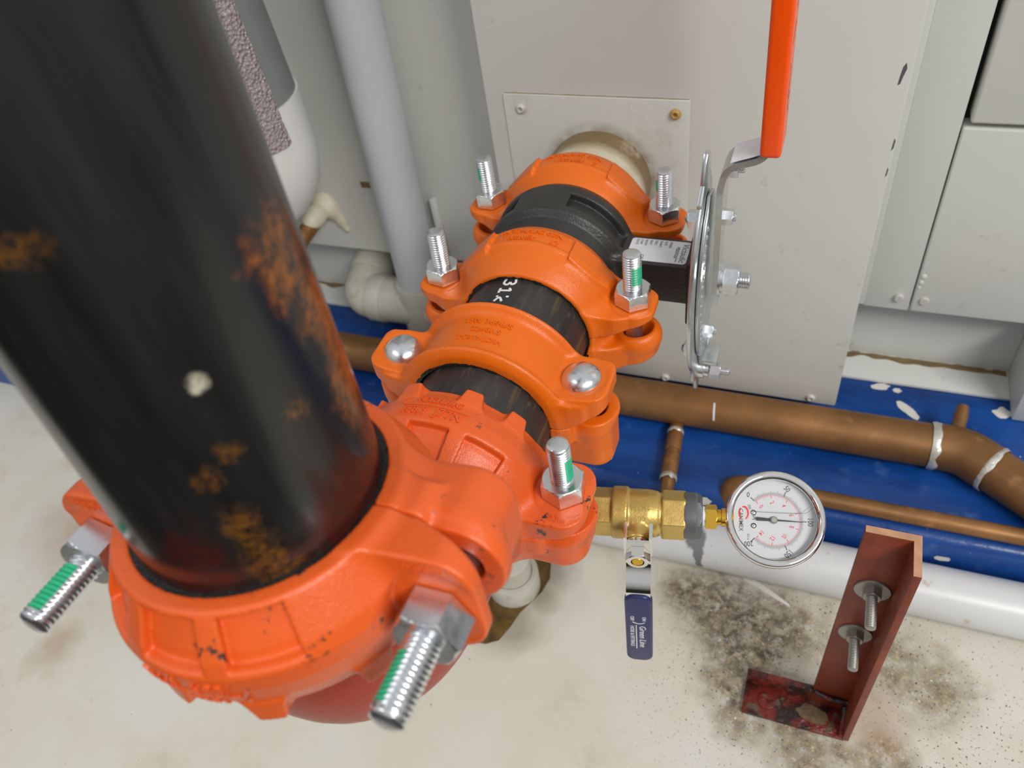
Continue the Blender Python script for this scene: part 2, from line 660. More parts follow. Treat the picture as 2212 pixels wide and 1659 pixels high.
def thread(r, z0, z1, pitch=1.95, depth=.85, n=32, dome=1.2, green=None, bottom=True):
    """threaded rod from z0 to z1 with a helical thread and a chamfered end; green=(a0, a1, h0, h1) paints faces"""
    st = pitch / 6
    zs = np.arange(z0, z1 - .8, st)
    th = np.linspace(0, 2 * np.pi, n, endpoint=False)
    Z, T = np.meshgrid(zs, th, indexing='ij')
    ph = (Z / pitch - T / (2 * np.pi)) % 1.0
    tri = np.abs(ph - .5) * 2
    R = r - depth * np.clip((tri - .12) / .76, 0, 1)
    endf = np.clip((z1 - Z) / (pitch * 1.4), 0, 1)
    R = np.minimum(R, r - depth * (1 - endf))
    V = np.stack([R * np.cos(T), R * np.sin(T), Z], -1).reshape(-1, 3).tolist()
    rows = len(zs)
    Fc, mi = [], []
    for k in range(rows - 1):
        for i in range(n):
            j = (i + 1) % n
            Fc.append([k * n + i, k * n + j, (k + 1) * n + j, (k + 1) * n + i])
            g = 0
            if green:
                a = (th[i] - green[0]) % (2 * np.pi)
                if a < (green[1] - green[0]) and green[2] < zs[k] < green[3]:
                    g = 1
            mi.append(g)
    last = list(range((rows - 1) * n, rows * n))
    for (q, dz) in ((.82, .75), (.6, .9), (.3, 1.0)):
        cur = list(range(len(V), len(V) + n))
        rr = (r - depth) * q + (.0)
        V += [(rr * math.cos(t), rr * math.sin(t), zs[-1] + dz * dome * .7) for t in th]
        for i in range(n):
            j = (i + 1) % n
            Fc.append([last[i], last[j], cur[j], cur[i]])
            mi.append(0)
        last = cur
    Fc.append(last)
    mi.append(0)
    if bottom:
        Fc.append(list(range(n))[::-1])
        mi.append(0)
    return np.array(V, float), Fc, mi


def cyl(a, b, r, n=32, bev=0.0, r2=None):
    a, b = np.asarray(a, float), np.asarray(b, float)
    L = np.linalg.norm(b - a)
    r2 = r if r2 is None else r2
    if bev:
        pr = [(0, 0), (r - bev, 0), (r - bev * .3, bev * .3), (r, bev), (r2, L - bev), (r2 - bev * .3, L - bev * .3), (r2 - bev, L), (0, L)]
    else:
        pr = [(0, 0), (r, 0), (r2, L), (0, L)]
    return place(lathe(pr, n), a, frame(b - a))


def sweep(path, radius, n=28, cap=True):
    P = np.asarray(path, float)
    m = len(P)
    rad = np.full(m, radius, float) if np.isscalar(radius) else np.asarray(radius, float)
    T = np.gradient(P, axis=0)
    T /= np.linalg.norm(T, axis=1)[:, None]
    x = frame(T[0])[:, 0]
    V, Fc = [], []
    th = np.linspace(0, 2 * np.pi, n, endpoint=False)
    for k in range(m):
        x = x - (x @ T[k]) * T[k]
        x /= np.linalg.norm(x)
        y = np.cross(T[k], x)
        V += (P[k] + rad[k] * (np.cos(th)[:, None] * x + np.sin(th)[:, None] * y)).tolist()
    for k in range(m - 1):
        for i in range(n):
            j = (i + 1) % n
            Fc.append([k * n + i, k * n + j, (k + 1) * n + j, (k + 1) * n + i])
    if cap:
        Fc.append(list(range(n))[::-1])
        Fc.append(list(range((m - 1) * n, m * n)))
    return np.array(V), Fc


def bend(pts, rad=12, seg=10):
    """polyline with rounded corners"""
    pts = [np.asarray(p, float) for p in pts]
    out = [pts[0]]
    for a, b, c in zip(pts[:-2], pts[1:-1], pts[2:]):
        u, w = (a - b), (c - b)
        lu, lw = np.linalg.norm(u), np.linalg.norm(w)
        u, w = u / lu, w / lw
        r = min(rad, lu * .49, lw * .49)
        for t in np.linspace(0, 1, seg + 1):
            out.append((1 - t) ** 2 * (b + u * r) + 2 * t * (1 - t) * b + t * t * (b + w * r))
    out.append(pts[-1])
    res = [out[0]]
    for q in out[1:]:
        if np.linalg.norm(q - res[-1]) > 1e-3:
            res.append(q)
    return res


def box(lo, hi, bev=0.0, seg=2):
    bm = bmesh.new()
    bmesh.ops.create_cube(bm, size=1)
    lo, hi = np.asarray(lo, float), np.asarray(hi, float)
    for v in bm.verts:
        for k in range(3):
            v.co[k] = lo[k] + (v.co[k] + .5) * (hi[k] - lo[k])
    if bev:
        bmesh.ops.bevel(bm, geom=list(bm.edges), offset=bev, segments=seg, affect='EDGES', profile=.5)
    bm.verts.index_update()
    g = (np.array([v.co[:] for v in bm.verts]), [[v.index for v in f.verts] for f in bm.faces])
    bm.free()
    return g


def prism(poly, t, bev=0.0, seg=2, holes=()):
    """2D outline (counter clockwise) in xy, thickness 0..t along z; bevelled rims"""
    bm = bmesh.new()
    vs = [bm.verts.new((p[0], p[1], 0)) for p in poly]
    f = bm.faces.new(vs)
    r = bmesh.ops.extrude_face_region(bm, geom=[f])
    top = [e for e in r['geom'] if isinstance(e, bmesh.types.BMVert)]
    for v in top:
        v.co.z += t
    bmesh.ops.recalc_face_normals(bm, faces=bm.faces)
    if bev:
        ed = [e for e in bm.edges if abs(e.verts[0].co.z - e.verts[1].co.z) < 1e-6]
        bmesh.ops.bevel(bm, geom=ed, offset=bev, segments=seg, affect='EDGES', profile=.5)
    bm.verts.index_update()
    g = (np.array([v.co[:] for v in bm.verts]), [[v.index for v in f.verts] for f in bm.faces])
    bm.free()
    return g


def rrect(w, h, r, seg=6, cx=0, cy=0):
    out = []
    for (sx, sy, a0) in ((1, 1, 0), (-1, 1, 90), (-1, -1, 180), (1, -1, 270)):
        for k in range(seg + 1):
            a = math.radians(a0 + 90 * k / seg)
            out.append((cx + sx * (w / 2 - r) + r * math.cos(a), cy + sy * (h / 2 - r) + r * math.sin(a)))
    return out


def text(s, size, depth=.6, back=.6, shear=0.0, align='CENTER', spacing=1.0, bold=0.0, squeeze=1.0, cuts=0):
    """flat lettering in xy with a little relief in z: from -back to depth"""
    c = bpy.data.curves.new('t', 'FONT')
    c.body = s
    c.size = size
    c.shear = shear
    c.align_x = align
    c.align_y = 'CENTER'
    c.space_character = spacing
    c.offset = bold
    c.extrude = (depth + back) / 2
    c.resolution_u = 3
    o = bpy.data.objects.new('t', c)
    COL.objects.link(o)
    dg = bpy.context.evaluated_depsgraph_get()
    me = o.evaluated_get(dg).to_mesh()
    v = np.array([q.co[:] for q in me.vertices]) if len(me.vertices) else np.zeros((0, 3))
    f = [list(p.vertices) for p in me.polygons]
    o.evaluated_get(dg).to_mesh_clear()
    bpy.data.objects.remove(o)
    bpy.data.curves.remove(c)
    if len(v):
        v[:, 2] += (depth - back) / 2
        v[:, 0] *= squeeze
    return v, f


# ------------------------------------------------------------------ cast shapes: distance fields meshed by surface nets
def smin(a, b, k):
    h = np.clip(.5 + .5 * (b - a) / k, 0, 1)
    return b + (a - b) * h - k * h * (1 - h)


def smax(a, b, k):
    return -smin(-a, -b, k)


def nets(fn, lo, hi, h):
    lo, hi = np.asarray(lo, float), np.asarray(hi, float)
    N = np.ceil((hi - lo) / h).astype(int) + 1
    ax = [lo[k] + h * np.arange(N[k]) for k in range(3)]
    X, Y, Z = np.meshgrid(*ax, indexing='ij')
    f = fn(X, Y, Z)
    ins = f < 0
    nx, ny, nz = N
    acc = np.zeros((nx - 1, ny - 1, nz - 1, 3))
    cnt = np.zeros((nx - 1, ny - 1, nz - 1))
    for a in range(3):
        sl0 = [slice(None)] * 3
        sl1 = [slice(None)] * 3
        sl0[a] = slice(0, -1)
        sl1[a] = slice(1, None)
        f0, f1 = f[tuple(sl0)], f[tuple(sl1)]
        cr = (f0 < 0) != (f1 < 0)
        t = np.where(cr, f0 / np.where(cr, f0 - f1, 1), 0)
        P = np.stack([X[tuple(sl0)], Y[tuple(sl0)], Z[tuple(sl0)]], -1)
        P[..., a] += t * h
        P *= cr[..., None]
        b, c = [k for k in range(3) if k != a]
        for db in (0, 1):
            for dc in (0, 1):
                s = [None] * 3
                s[a] = slice(None)
                s[b] = slice(db, N[b] - 1 + db)
                s[c] = slice(dc, N[c] - 1 + dc)
                acc += P[tuple(s)]
                cnt += cr[tuple(s)]
    act = cnt > 0
    idx = np.full(act.shape, -1)
    idx[act] = np.arange(act.sum())
    V = acc[act] / cnt[act][:, None]
    quads = []
    for a in range(3):
        b, c = (a + 1) % 3, (a + 2) % 3
        sl0 = [slice(1, -1)] * 3
        sl1 = [slice(1, -1)] * 3
        sl0[a] = slice(0, -1)
        sl1[a] = slice(1, None)
        i0, i1 = ins[tuple(sl0)], ins[tuple(sl1)]
        w = np.argwhere(i0 != i1)
        if not len(w):
            continue
        flip = i0[tuple(w.T)]
        base = w.copy()
        base[:, b] += 1
        base[:, c] += 1

        def cell(db, dc):
            q = base.copy()
            q[:, b] += db
            q[:, c] += dc
            return idx[tuple(q.T)]
        q = np.stack([cell(-1, -1), cell(0, -1), cell(0, 0), cell(-1, 0)], 1)
        q[~flip] = q[~flip][:, ::-1]
        quads.append(q)
    return V, np.concatenate(quads)


def rbox2(px, py, hx, hy, r):
    qx, qy = np.abs(px) - hx + r, np.abs(py) - hy + r
    return np.hypot(np.maximum(qx, 0), np.maximum(qy, 0)) + np.minimum(np.maximum(qx, qy), 0) - r


# --- type A: heavy coupling with pockets, teeth and big nuts (the elbow's two couplings)
PA_Y = [-27, -25, -21, -13, -4, 3, 9, 24, 27]
PA_R = [53.5, 54.0, 55.5, 60.0, 62.2, 62.6, 60.8, 53.2, 52.5]
TEETH = (-43, -16, 21, 58)
POCK = (-33, -1.5, 29.5)


def routA(y):
    return np.interp(y, PA_Y, PA_R)


def sdA_nut(x, y, z):
    r = np.hypot(x, z)
    th = np.degrees(np.arctan2(x, z))
    ro = routA(y)
    d = smax((r - ro) * .93, np.abs(y) - 25, 1.6)
    for t in TEETH:
        arc = np.radians(th - t) * r
        tooth = smax(smax(np.abs(arc) - 5.2 - (y + 25) * .22, r - 60.5, 1.2), np.maximum(y + 15 - (60.5 - r) * .4, -25.6 - y), 1.2)
        d = smin(d, tooth, 3)
    ax = np.abs(x)
    top = 17.5
    pad = smax(rbox2(ax - 62, y - 1.5, 25.5, 22.5, 13), np.abs(z - top / 2) - top / 2, 1.6)
    pad = smax(pad, (np.maximum(ax - 62, 0) * .42 - z) * .9, 1.5)
    d = smin(d, pad, 7)
    rb = np.hypot(ax - 72.5, y)
    d = smax(d, -smax(rb - 16.8, top - z, 1.5), 2.2)
    for t in POCK:
        arc = np.radians(th - t) * r
        pk = np.maximum(np.maximum(np.abs(arc) - 11.4 + (y - 12) * .10, np.abs(y - 13.8) - 8.6), (ro - 4.4) - r)
        d = smax(d, -pk, 1.3)
    # stepped ledge on the flank beyond the last pocket
    d = smax(d, 46.6 - r, .8)
    return smax(d, .35 - z, .6)


def loop(ax, y, z, cx, rx, ry, tube, tilt, cz):
    c, s = math.cos(tilt), math.sin(tilt)
    u = (ax - cx) * c + (z - cz) * s
    w = -(ax - cx) * s + (z - cz) * c
    q = (np.sqrt((u / rx) ** 2 + (y / ry) ** 2 + 1e-9) - 1) * (rx + ry) / 2
    return np.hypot(q, w * .62) - tube


def sdA_low(x, y, z):
    r = np.hypot(x, z)
    ro = routA(y)
    d = smax((r - ro) * .93, np.abs(y) - 25, 1.6)
    ax = np.abs(x)
    lug = smax(rbox2(ax - 60.5, y, 25, 20.5, 15), np.abs(z + 17.5) - 12, 4)
    d = smin(d, lug, 8)
    d = smin(d, smax(rbox2(ax - 52, y - 1.5, 13, 22.5, 6), np.abs(z + 8) - 8, 2), 4)
    d = smin(d, loop(ax, y, z, 71.5, 13.0, 13.2, 5.4, .26, -5.5), 4)
    d = smax(d, -smax(rbox2(ax - 72, y, 9.6, 9.0, 8.8), -z - 40, 1), 2.0)
    d = smax(d, 46.6 - r, .8)
    return smax(d, z + .35, .6)


# --- type B: angled-pad coupling (the butterfly valve's two couplings)
PB_Y = [-27, -25, -16, -9, -3, -1.6, .2, 1.6, 8, 16, 24, 27]
PB_R = [47.6, 48.2, 53.0, 56.0, 57.8, 58.9, 58.9, 57.6, 57.8, 56.8, 53.2, 52.2]


def sdB_nut(x, y, z):
    r = np.hypot(x, z)
    ro = np.interp(y, PB_Y, PB_R)
    d = smax((r - ro) * .92, np.abs(y) - 24.5, 1.8)
    ax = np.abs(x)
    top = 17.0
    hw = 21.5 - np.maximum(ax - 62, 0) * .14
    pad = smax(rbox2(ax - 60, y + .5, 27, 1, .5) * 0 + np.maximum(ax - 87, np.abs(y) - hw), np.hypot(np.maximum(ax - 72, 0), y) - 17.5 - np.maximum(72 - ax, 0) * .5, 2)
    pad = smax(pad, np.maximum(z - top, -z), 1.5)
    pad = smax(pad, (np.maximum(ax - 54, 0) * .34 - z) * .94, 1.5)
    d = smin(d, smax(pad, 30 - ax, 1), 9)
    rib = smax(np.abs(y - 4) - 10 + np.maximum(ax - 44, 0) * .25, (z - (45.5 - .98 * (ax - 38))) * .71, 1.5)      # gusset from the crown down to each pad
    rib = np.maximum(np.maximum(rib, 30 - ax), ax - 72)
    d = smin(d, np.maximum(rib, -z), 4)
    rb = np.hypot(ax - 71, y)
    d = smax(d, -smax(rb - 15.2, top - z, 1.2), 2.2)
    d = smax(d, 45.6 - r, .8)
    return smax(d, .4 - z, .6)


def sdB_low(x, y, z):
    r = np.hypot(x, z)
    ro = np.interp(y, PB_Y, PB_R)
    d = smax((r - ro) * .92, np.abs(y) - 24.5, 1.8)
    ax = np.abs(x)
    lug = smax(np.hypot(np.maximum(ax - 73, 0), y) - 16.0 - np.maximum(70 - ax, 0) * .45, np.abs(z + 23) - 11.5, 3)
    lug = smax(lug, -(z + 35) + (ax - 55) * .3, 3)
    d = smin(d, smax(lug, 30 - ax, 1), 8)
    d = smin(d, loop(ax, y, z, 74, 12.5, 12.5, 4.4, .12, -13), 3)
    d = smax(d, -smax(rbox2(ax - 74, y, 10, 8.6, 8.4), -z - 60, 1), 2.0)
    d = smax(d, 45.6 - r, .8)
    return smax(d, z + .4, .6)


# --- type C: rigid coupling with two raised rims and dome-headed bolts
def routC(y):
    a = np.abs(y)
    return 51.8 + 5.4 * np.exp(-((a - 20.3) / 3.3) ** 2) - np.maximum(a - 22.5, 0) * .5


def sdC_top(x, y, z):
    r = np.hypot(x, z)
    ax = np.abs(x)
    ro = routC(y)
    d = smax((r - ro) * .95, np.abs(y) - 24.3, 1.6)
    tz = 24.0 + (ax - 62) * .10
    pad = smax(smax(rbox2(ax - 60.5, y - .5, 19.5, 19.5, 11), np.abs(y) - 20.5 + np.maximum(ax - 62, 0) * .22, 1), z - tz, 1.4)
    pad = np.maximum(pad, -z)
    d = smin(d, pad, 5)
    body = smax(smax(ax - 68, np.abs(y) - 22.5 + np.maximum(ax - 58, 0) * .2, 2), np.maximum(z - 21, -z), 2)
    d = smin(d, np.maximum(body, 40 - ax), 3)
    d = smax(d, ((ax - 56.5) * .60 - z) * .86, 1.5)
    rb = np.hypot(ax - 62, y - 1)
    d = smax(d, -smax(rb - 14.0, tz - z, 1.2), 2.5)
    d = smax(d, 45.6 - r, .8)
    return smax(d, .3 - z, .5)


def sdC_low(x, y, z):
    r = np.hypot(x, z)
    ax = np.abs(x)
    d = smax((r - routC(y)) * .95, np.abs(y) - 24.3, 1.6)
    lug = smax(rbox2(ax - 58, y - 1, 22.5, 17.5, 12), np.abs(z + 24) - 16, 3)
    d = smin(d, lug, 7)
    d = smin(d, smax(rbox2(ax - 50, y, 9, 21, 5), np.abs(z + 8) - 8, 2), 4)
    d = smin(d, loop(ax, y - 1, z, 66.5, 12.5, 13, 5.0, .42, -5.0), 4)
    d = smax(d, -smax(rbox2(ax - 67, y - 1, 8.8, 8.6, 8.2), -z - 60, 1), 2.0)
    d = smax(d, 45.6 - r, .8)
    return smax(d, z + .3, .5)


def wrap(geo, rfun, th0, y0, sgn=1):
    """lay flat lettering (x along the girth, y along the axis) on a turned surface of radius rfun(y)"""
    v = np.asarray(geo[0], float)
    if not len(v):
        return geo
    yy = y0 + sgn * v[:, 1]
    R = rfun(yy)
    th = math.radians(th0) + sgn * v[:, 0] / np.mean(R)
    rr = R + v[:, 2]
    return (np.stack([rr * np.sin(th), yy, rr * np.cos(th)], 1), geo[1])


H = 1.0
RAW = {}
for k, fn, zlo, zhi, xm in (('An', sdA_nut, -1, 66, 92), ('Al', sdA_low, -66, 8, 98), ('Bn', sdB_nut, -1, 64, 92), ('Bl', sdB_low, -64, 3, 96),
                            ('Cn', sdC_top, -1, 61, 86), ('Cl', sdC_low, -61, 16, 94)):
    hh = .8 if k[0] == 'A' else 1.0
    RAW[k] = nets(fn, (-xm, -28, zlo), (xm, 28, zhi), hh)

GAS = lathe([(44.5, -24.2), (46.9, -24.2), (47.2, 24.2), (44.5, 24.2), (44.5, -24.2)], 96)
GAS = (np.stack([GAS[0][:, 0], GAS[0][:, 2], GAS[0][:, 1]], 1), [f[::-1] for f in GAS[1]])
GREASE = GAS[0].copy()
for i, q in enumerate(GREASE):      # squeezed out grease leaves a ragged rim
    a = math.atan2(q[0], q[2])
    k = mnoise.noise(Vector((math.cos(a) * 9, math.sin(a) * 9, .3 * q[1])))
    if abs(q[1]) > 23:
        GREASE[i, 1] *= 1 + .05 * k


def coupling(o, F, scale, kind, label, matn, letters, bolts, group=None):
    """o = centre, F columns = local x, local y (axis), local z (towards the nuts or heads)"""
    t = thing('pipe_coupling', o, label, 'coupling', group)
    F = np.asarray(F) * scale
    nut, low = RAW[kind + 'n'], RAW[kind + 'l']
    hz = obj('upper_housing' if kind != 'A' or abs(F[2, 2]) > .5 else 'front_housing', place(nut, o, F), matn, t, 180)
    lt = join(*letters)
    obj('raised_lettering', place(lt, o, F), matn, hz, 30)
    if kind == 'A':
        for q in MARKS:
            obj('certification_mark', place(q, o, F), matn, hz, 30)
    obj('lower_housing' if kind != 'A' or abs(F[2, 2]) > .5 else 'rear_housing', place(low, o, F), matn, t, 180)
    obj('gasket', place((GREASE, GAS[1]), o, F), 'gasket', t, 40)
    for b in bolts:
        bo = np.asarray(o) + F @ np.asarray(b['at'], float)
        bf = frame(F @ np.asarray(b.get('dir', (0, 0, 1)), float), F @ np.array([1, 0, 0])) * scale
        if kind == 'C':
            sh = join(lathe_shank(-34, 18, 6.0), thread(6.3, -45.5, -12, green=None))
            bm_ = obj('bolt', place(sh, bo, bf), 'zinc', t, 40)
            dome = lathe([(0, 31.2), (3, 31.0), (6, 30.2), (9, 28.7), (11.2, 26.6), (12.6, 24.4), (12.9, 23.2), (12.2, 22.6), (0, 22.6)][::-1], 48)
            obj('bolt_head', place(dome, bo, bf), 'zinc', bm_, 50)
            obj('nut', place(hexprism(20, 6, z0=-45), bo, bf), 'zinc', bm_, 30)
        else:
            z1 = b.get('tip', 58)
            sh = join(lathe_shank(-29, 14, 6.1), thread(6.35, 16, z1, green=b.get('green')),
                      lathe([(0, -31), (6, -30.6), (8, -29), (8.2, -27), (0, -27)], 32))
            bm_ = obj('bolt', place(sh, bo, bf), ['zinc', 'green'], t, 40)
            hx = hexprism(22.2, b.get('nh', 11.5), z0=b.get('nz', 17.6), hole=6.0)
            a = b.get('spin', 0.2)
            Rz = np.array([[math.cos(a), -math.sin(a), 0], [math.sin(a), math.cos(a), 0], [0, 0, 1]])
            obj('nut', place(place(hx, (0, 0, 0), Rz), bo, bf), 'zinc', bm_, 28)
    return t


def lathe_shank(z0, z1, r):
    return lathe([(0, z0), (r, z0), (r, z1), (0, z1)], 28)


def flip_rows(rows, rfun, th0, sgn):
    return [wrap(text(s, sz, 1.0, .9, shear=sh, squeeze=sq, spacing=sp, bold=.03), rfun, th0 + dth, y, sgn) for (s, sz, y, dth, sh, sq, sp) in rows]


rA = lambda y: routA(y)
rB = lambda y: np.interp(y, PB_Y, PB_R)
rC = routC


def underline(x0, x1, y, w, h=.7):
    n = 24
    xs = np.linspace(x0, x1, n)
    V, Fc = [], []
    for x in xs:
        V += [(x, y - w / 2, -.8), (x, y - w / 2, h), (x, y + w / 2, h), (x, y + w / 2, -.8)]
    for i in range(n - 1):
        a, b = i * 4, i * 4 + 4
        Fc += [[a, a + 1, b + 1, b], [a + 1, a + 2, b + 2, b + 1], [a + 2, a + 3, b + 3, b + 2]]
    return np.array(V, float), Fc


def letters_A():
    out = flip_rows([('ictaulic', 9.6, -12.4, -1.0, .18, .98, 1.0), ('/88,9  J77N', 8.2, -2.0, 0, .05, .88, 1.05)], rA, 0, -1)
    chk = text('V', 13.5, 1.0, .9, shear=.5)
    chk[0][:, 0] -= 20.3
    chk[0][:, 1] += .3
    out.append(wrap(chk, rA, 0, -12.4, -1))
    out.append(wrap(underline(-19, 20, 0, 1.4), rA, 0, -7.0, -1))
    marks = []
    # certification marks round the nut seat
    ul = text('c(UL)us', 4.6, .5, .6)
    for sx in (-1, 1):
        v = ul[0].copy()
        v[:, 0] *= -1
        v[:, 1] *= -1
        v[:, 0] += sx * 71
        v[:, 1] += 19.0
        v[:, 2] += 17.4
        marks.append((v, ul[1]))
    return out, marks


# the two couplings of the vertical pipe and the nipple below it
LA, MARKS = letters_A()
yC4 = -378.0
FA4 = np.stack([(-1, 0, 0), (0, -1, 0), (0, 0, 1)], 1).astype(float)
pi = math.pi
coupling((0, yC4, 0), FA4, 1.0, 'A', 'red-orange grooved coupling with cast lettering right behind the vertical black pipe', 'redorange', LA,
         [dict(at=(-72, 0, 0), green=(pi * .70, pi * 1.15, 31, 48), spin=.15), dict(at=(72, 0, 0))], 'heavy red-orange couplings')

A5 = np.array([.4, -496.3, 60.])
D5 = np.array([-.0746, .0988, 1.])
D5 /= np.linalg.norm(D5)
K5 = 1.08
O5 = A5 + 53.9 * D5
e5 = np.array([math.sin(.0223), -math.cos(.0223), 0])
e5 -= (e5 @ D5) * D5
e5 /= np.linalg.norm(e5)
g5 = np.cross(D5, e5)
FA5 = np.stack([g5, D5, e5], 1)
coupling(O5, FA5, K5, 'A', 'large red-orange coupling clamped round the foot of the vertical black pipe, two bolts pointing forward', 'redorange', LA,
         [dict(at=(-72.5, -1, 0), green=(pi * .30, pi * .85, 34, 54), nz=17.6, nh=13, tip=58, spin=.1), dict(at=(72.5, -1, 0), green=(pi * .55, pi * 1.15, 36, 54), nz=17.6, nh=13, tip=58, spin=.45)],
         'heavy red-orange couplings')

# the butterfly valve's couplings
FB = np.stack([(1, 0, 0), (0, 1, 0), (0, 0, 1)], 1).astype(float)
LB2 = flip_rows([('VICTAULIC 07N', 6.8, 11.8, 2, 0, .95, 1.05), ('Victaulic     12', 7.2, 4.0, 4, .15, .95, 1.0)], rB, -4, 1)
LB1 = flip_rows([('VICTAULIC 07N', 6.8, 11.8, 2, 0, .95, 1.05), ('Victaulic   7', 7.2, 4.0, 6, .15, .95, 1.0)], rB, -4, 1)
yC2, yC1, yC3 = -214.5, -115.0, -299.0
coupling((0, yC2, 0), FB, 1.0, 'B', 'orange coupling in front of the black valve body, two upright threaded studs with nuts', 'orange', LB2,
         [dict(at=(-71, 0, 0), dir=(.02, .03, 1), green=(pi * .8, pi * 1.0, 40, 50), spin=.35), dict(at=(71, 0, 0), green=(-pi * .45, pi * .05, 34, 48), spin=.05)],
         'orange couplings of the butterfly valve')
coupling((0, yC1, 0), FB, 1.0, 'B', 'orange coupling nearest the cabinet, between its cover plate and the black valve', 'orange', LB1,
         [dict(at=(-71, 0, 0), green=(pi * .85, pi * 1.35, 38, 50), spin=.5), dict(at=(71, 0, 0), green=(pi * .8, pi * 1.2, 40, 50), spin=.1)],
         'orange couplings of the butterfly valve')

LC = flip_rows([('15N 3606/S', 6.0, 8.6, 1, 0, 1.0, 1.1), ('2268/.S', 5.4, 1.2, 2, 0, 1.0, 1.2)], rC, 0, 1)
LC += [wrap(text('VICTAULIC', 5.6, .75, .9, spacing=1.05), rC, 0, -6.2, -1)]
coupling((-1.5, yC3, 0), FB, 1.0, 'C', 'bright orange smooth coupling with two shiny domed bolt heads on top', 'orange', LC,
         [dict(at=(-63.5, 1, 0), dir=(.06, 0, 1)), dict(at=(63.5, 1, 0), dir=(-.12, 0, 1))], 'orange coupling with domed bolts')


# ------------------------------------------------------------------ black pipes and elbow
def ypipe(y0, y1, r, n=72, ri=None):
    ri = ri or r - 5.5
    g = lathe([(ri, 0), (r - .8, 0), (r, .8), (r, abs(y1 - y0) - .8), (r - .8, abs(y1 - y0)), (ri, abs(y1 - y0)), (ri, 0)], n)
    return place(g, (0, min(y0, y1), 0), np.stack([(1, 0, 0), (0, 0, -1), (0, 1, 0)], 1).astype(float))


nipA = obj('pipe_nipple', ypipe(-297.5, -216, 44.45), 'nipple', None, 40, at=(0, -256, 0))
tag(nipA, 'short black steel pipe with white handwriting between two orange couplings', 'pipe', 'black steel pipe nipples')


def on_pipe(geo, x0, y0, r, read=(0, -1), up=(1, 0)):
    """flat lettering on the crown of the horizontal pipe"""
    v = np.asarray(geo[0], float)
    gx = x0 + v[:, 0] * read[0] + v[:, 1] * up[0]
    gy = y0 + v[:, 0] * read[1] + v[:, 1] * up[1]
    th = gx / r
    rr = r + v[:, 2]
    return np.stack([rr * np.sin(th), gy, rr * np.cos(th)], 1), geo[1]


def strokes(lines, w=1.5, h=.12):
    gs = []
    for ln in lines:
        P = [np.array((q[0], q[1], 0.0)) for q in bend([(a, b, 0) for a, b in ln], 2.5, 5)]
        n = len(P)
        V, Fc = [], []
        for i in range(n):
            d = P[min(i + 1, n - 1)] - P[max(i - 1, 0)]
            d /= np.linalg.norm(d)
            nn = np.array((-d[1], d[0], 0)) * w / 2
            V += [P[i] - nn + (0, 0, -.1), P[i] - nn + (0, 0, h), P[i] + nn + (0, 0, h), P[i] + nn + (0, 0, -.1)]
        for i in range(n - 1):
            a, b = i * 4, i * 4 + 4
            Fc += [[a, a + 1, b + 1, b], [a + 1, a + 2, b + 2, b + 1], [a + 2, a + 3, b + 3, b + 2]]
        Fc += [[3, 2, 1, 0], [n * 4 - 4, n * 4 - 3, n * 4 - 2, n * 4 - 1]]
        gs.append((np.array(V), Fc))
    return join(*gs)


hand = strokes([[(0, 8), (4, 9), (6, 6.5), (3.4, 5)], [(3.4, 5), (6.6, 3.6), (4.8, .2), (0, 1)], [(9.5, 6.5), (12, 8.6), (12, .2)], [(9.6, .2), (14.4, .2)],
                [(18, 9), (18, 0)], [(23, 5.6), (18.2, 2.8), (23, 0)]], 1.6)
obj('handwritten_mark', on_pipe(hand, -9.5, -238.5, 44.45), 'ink_white', nipA, 0)
nipB = obj('pipe_nipple', ypipe(-376, -300.5, 44.45), 'nipple', None, 40, at=(0, -338, 0))
tag(nipB, 'short scratched black steel pipe between the smooth coupling and the red-orange one', 'pipe', 'black steel pipe nipples')

# elbow turning from the horizontal run up to the vertical pipe
E0 = np.array((0, -380.0, 0))
E1 = np.array((0, -494.0, 0)) + 0
corner = np.array((3.5, -499.0, -4.0))
Etop = O5 + D5 * 0
pts = [np.array((0, -381.0, 0)), np.array((0, -400.0, 0))]
P0, P2 = np.array((0, -402.0, 0)), O5 - D5 * 20
for t in np.linspace(0, 1, 22):
    pts.append((1 - t) ** 2 * P0 + 2 * t * (1 - t) * corner + t * t * P2)
pts.append(O5 - D5 * 1.5)
rad = list(np.linspace(44.45, 44.45, 2)) + [44.8 + (2.2 * math.sin(pi * k / 21)) + 3.2 * k / 21 for k in range(22)] + [48.0]
elb = obj('pipe_elbow', sweep(pts, rad, 64), 'elbowpaint', None, 40, at=(0, -480, -40))
tag(elb, 'glossy brick-red painted pipe elbow under the large front coupling', 'pipe elbow')

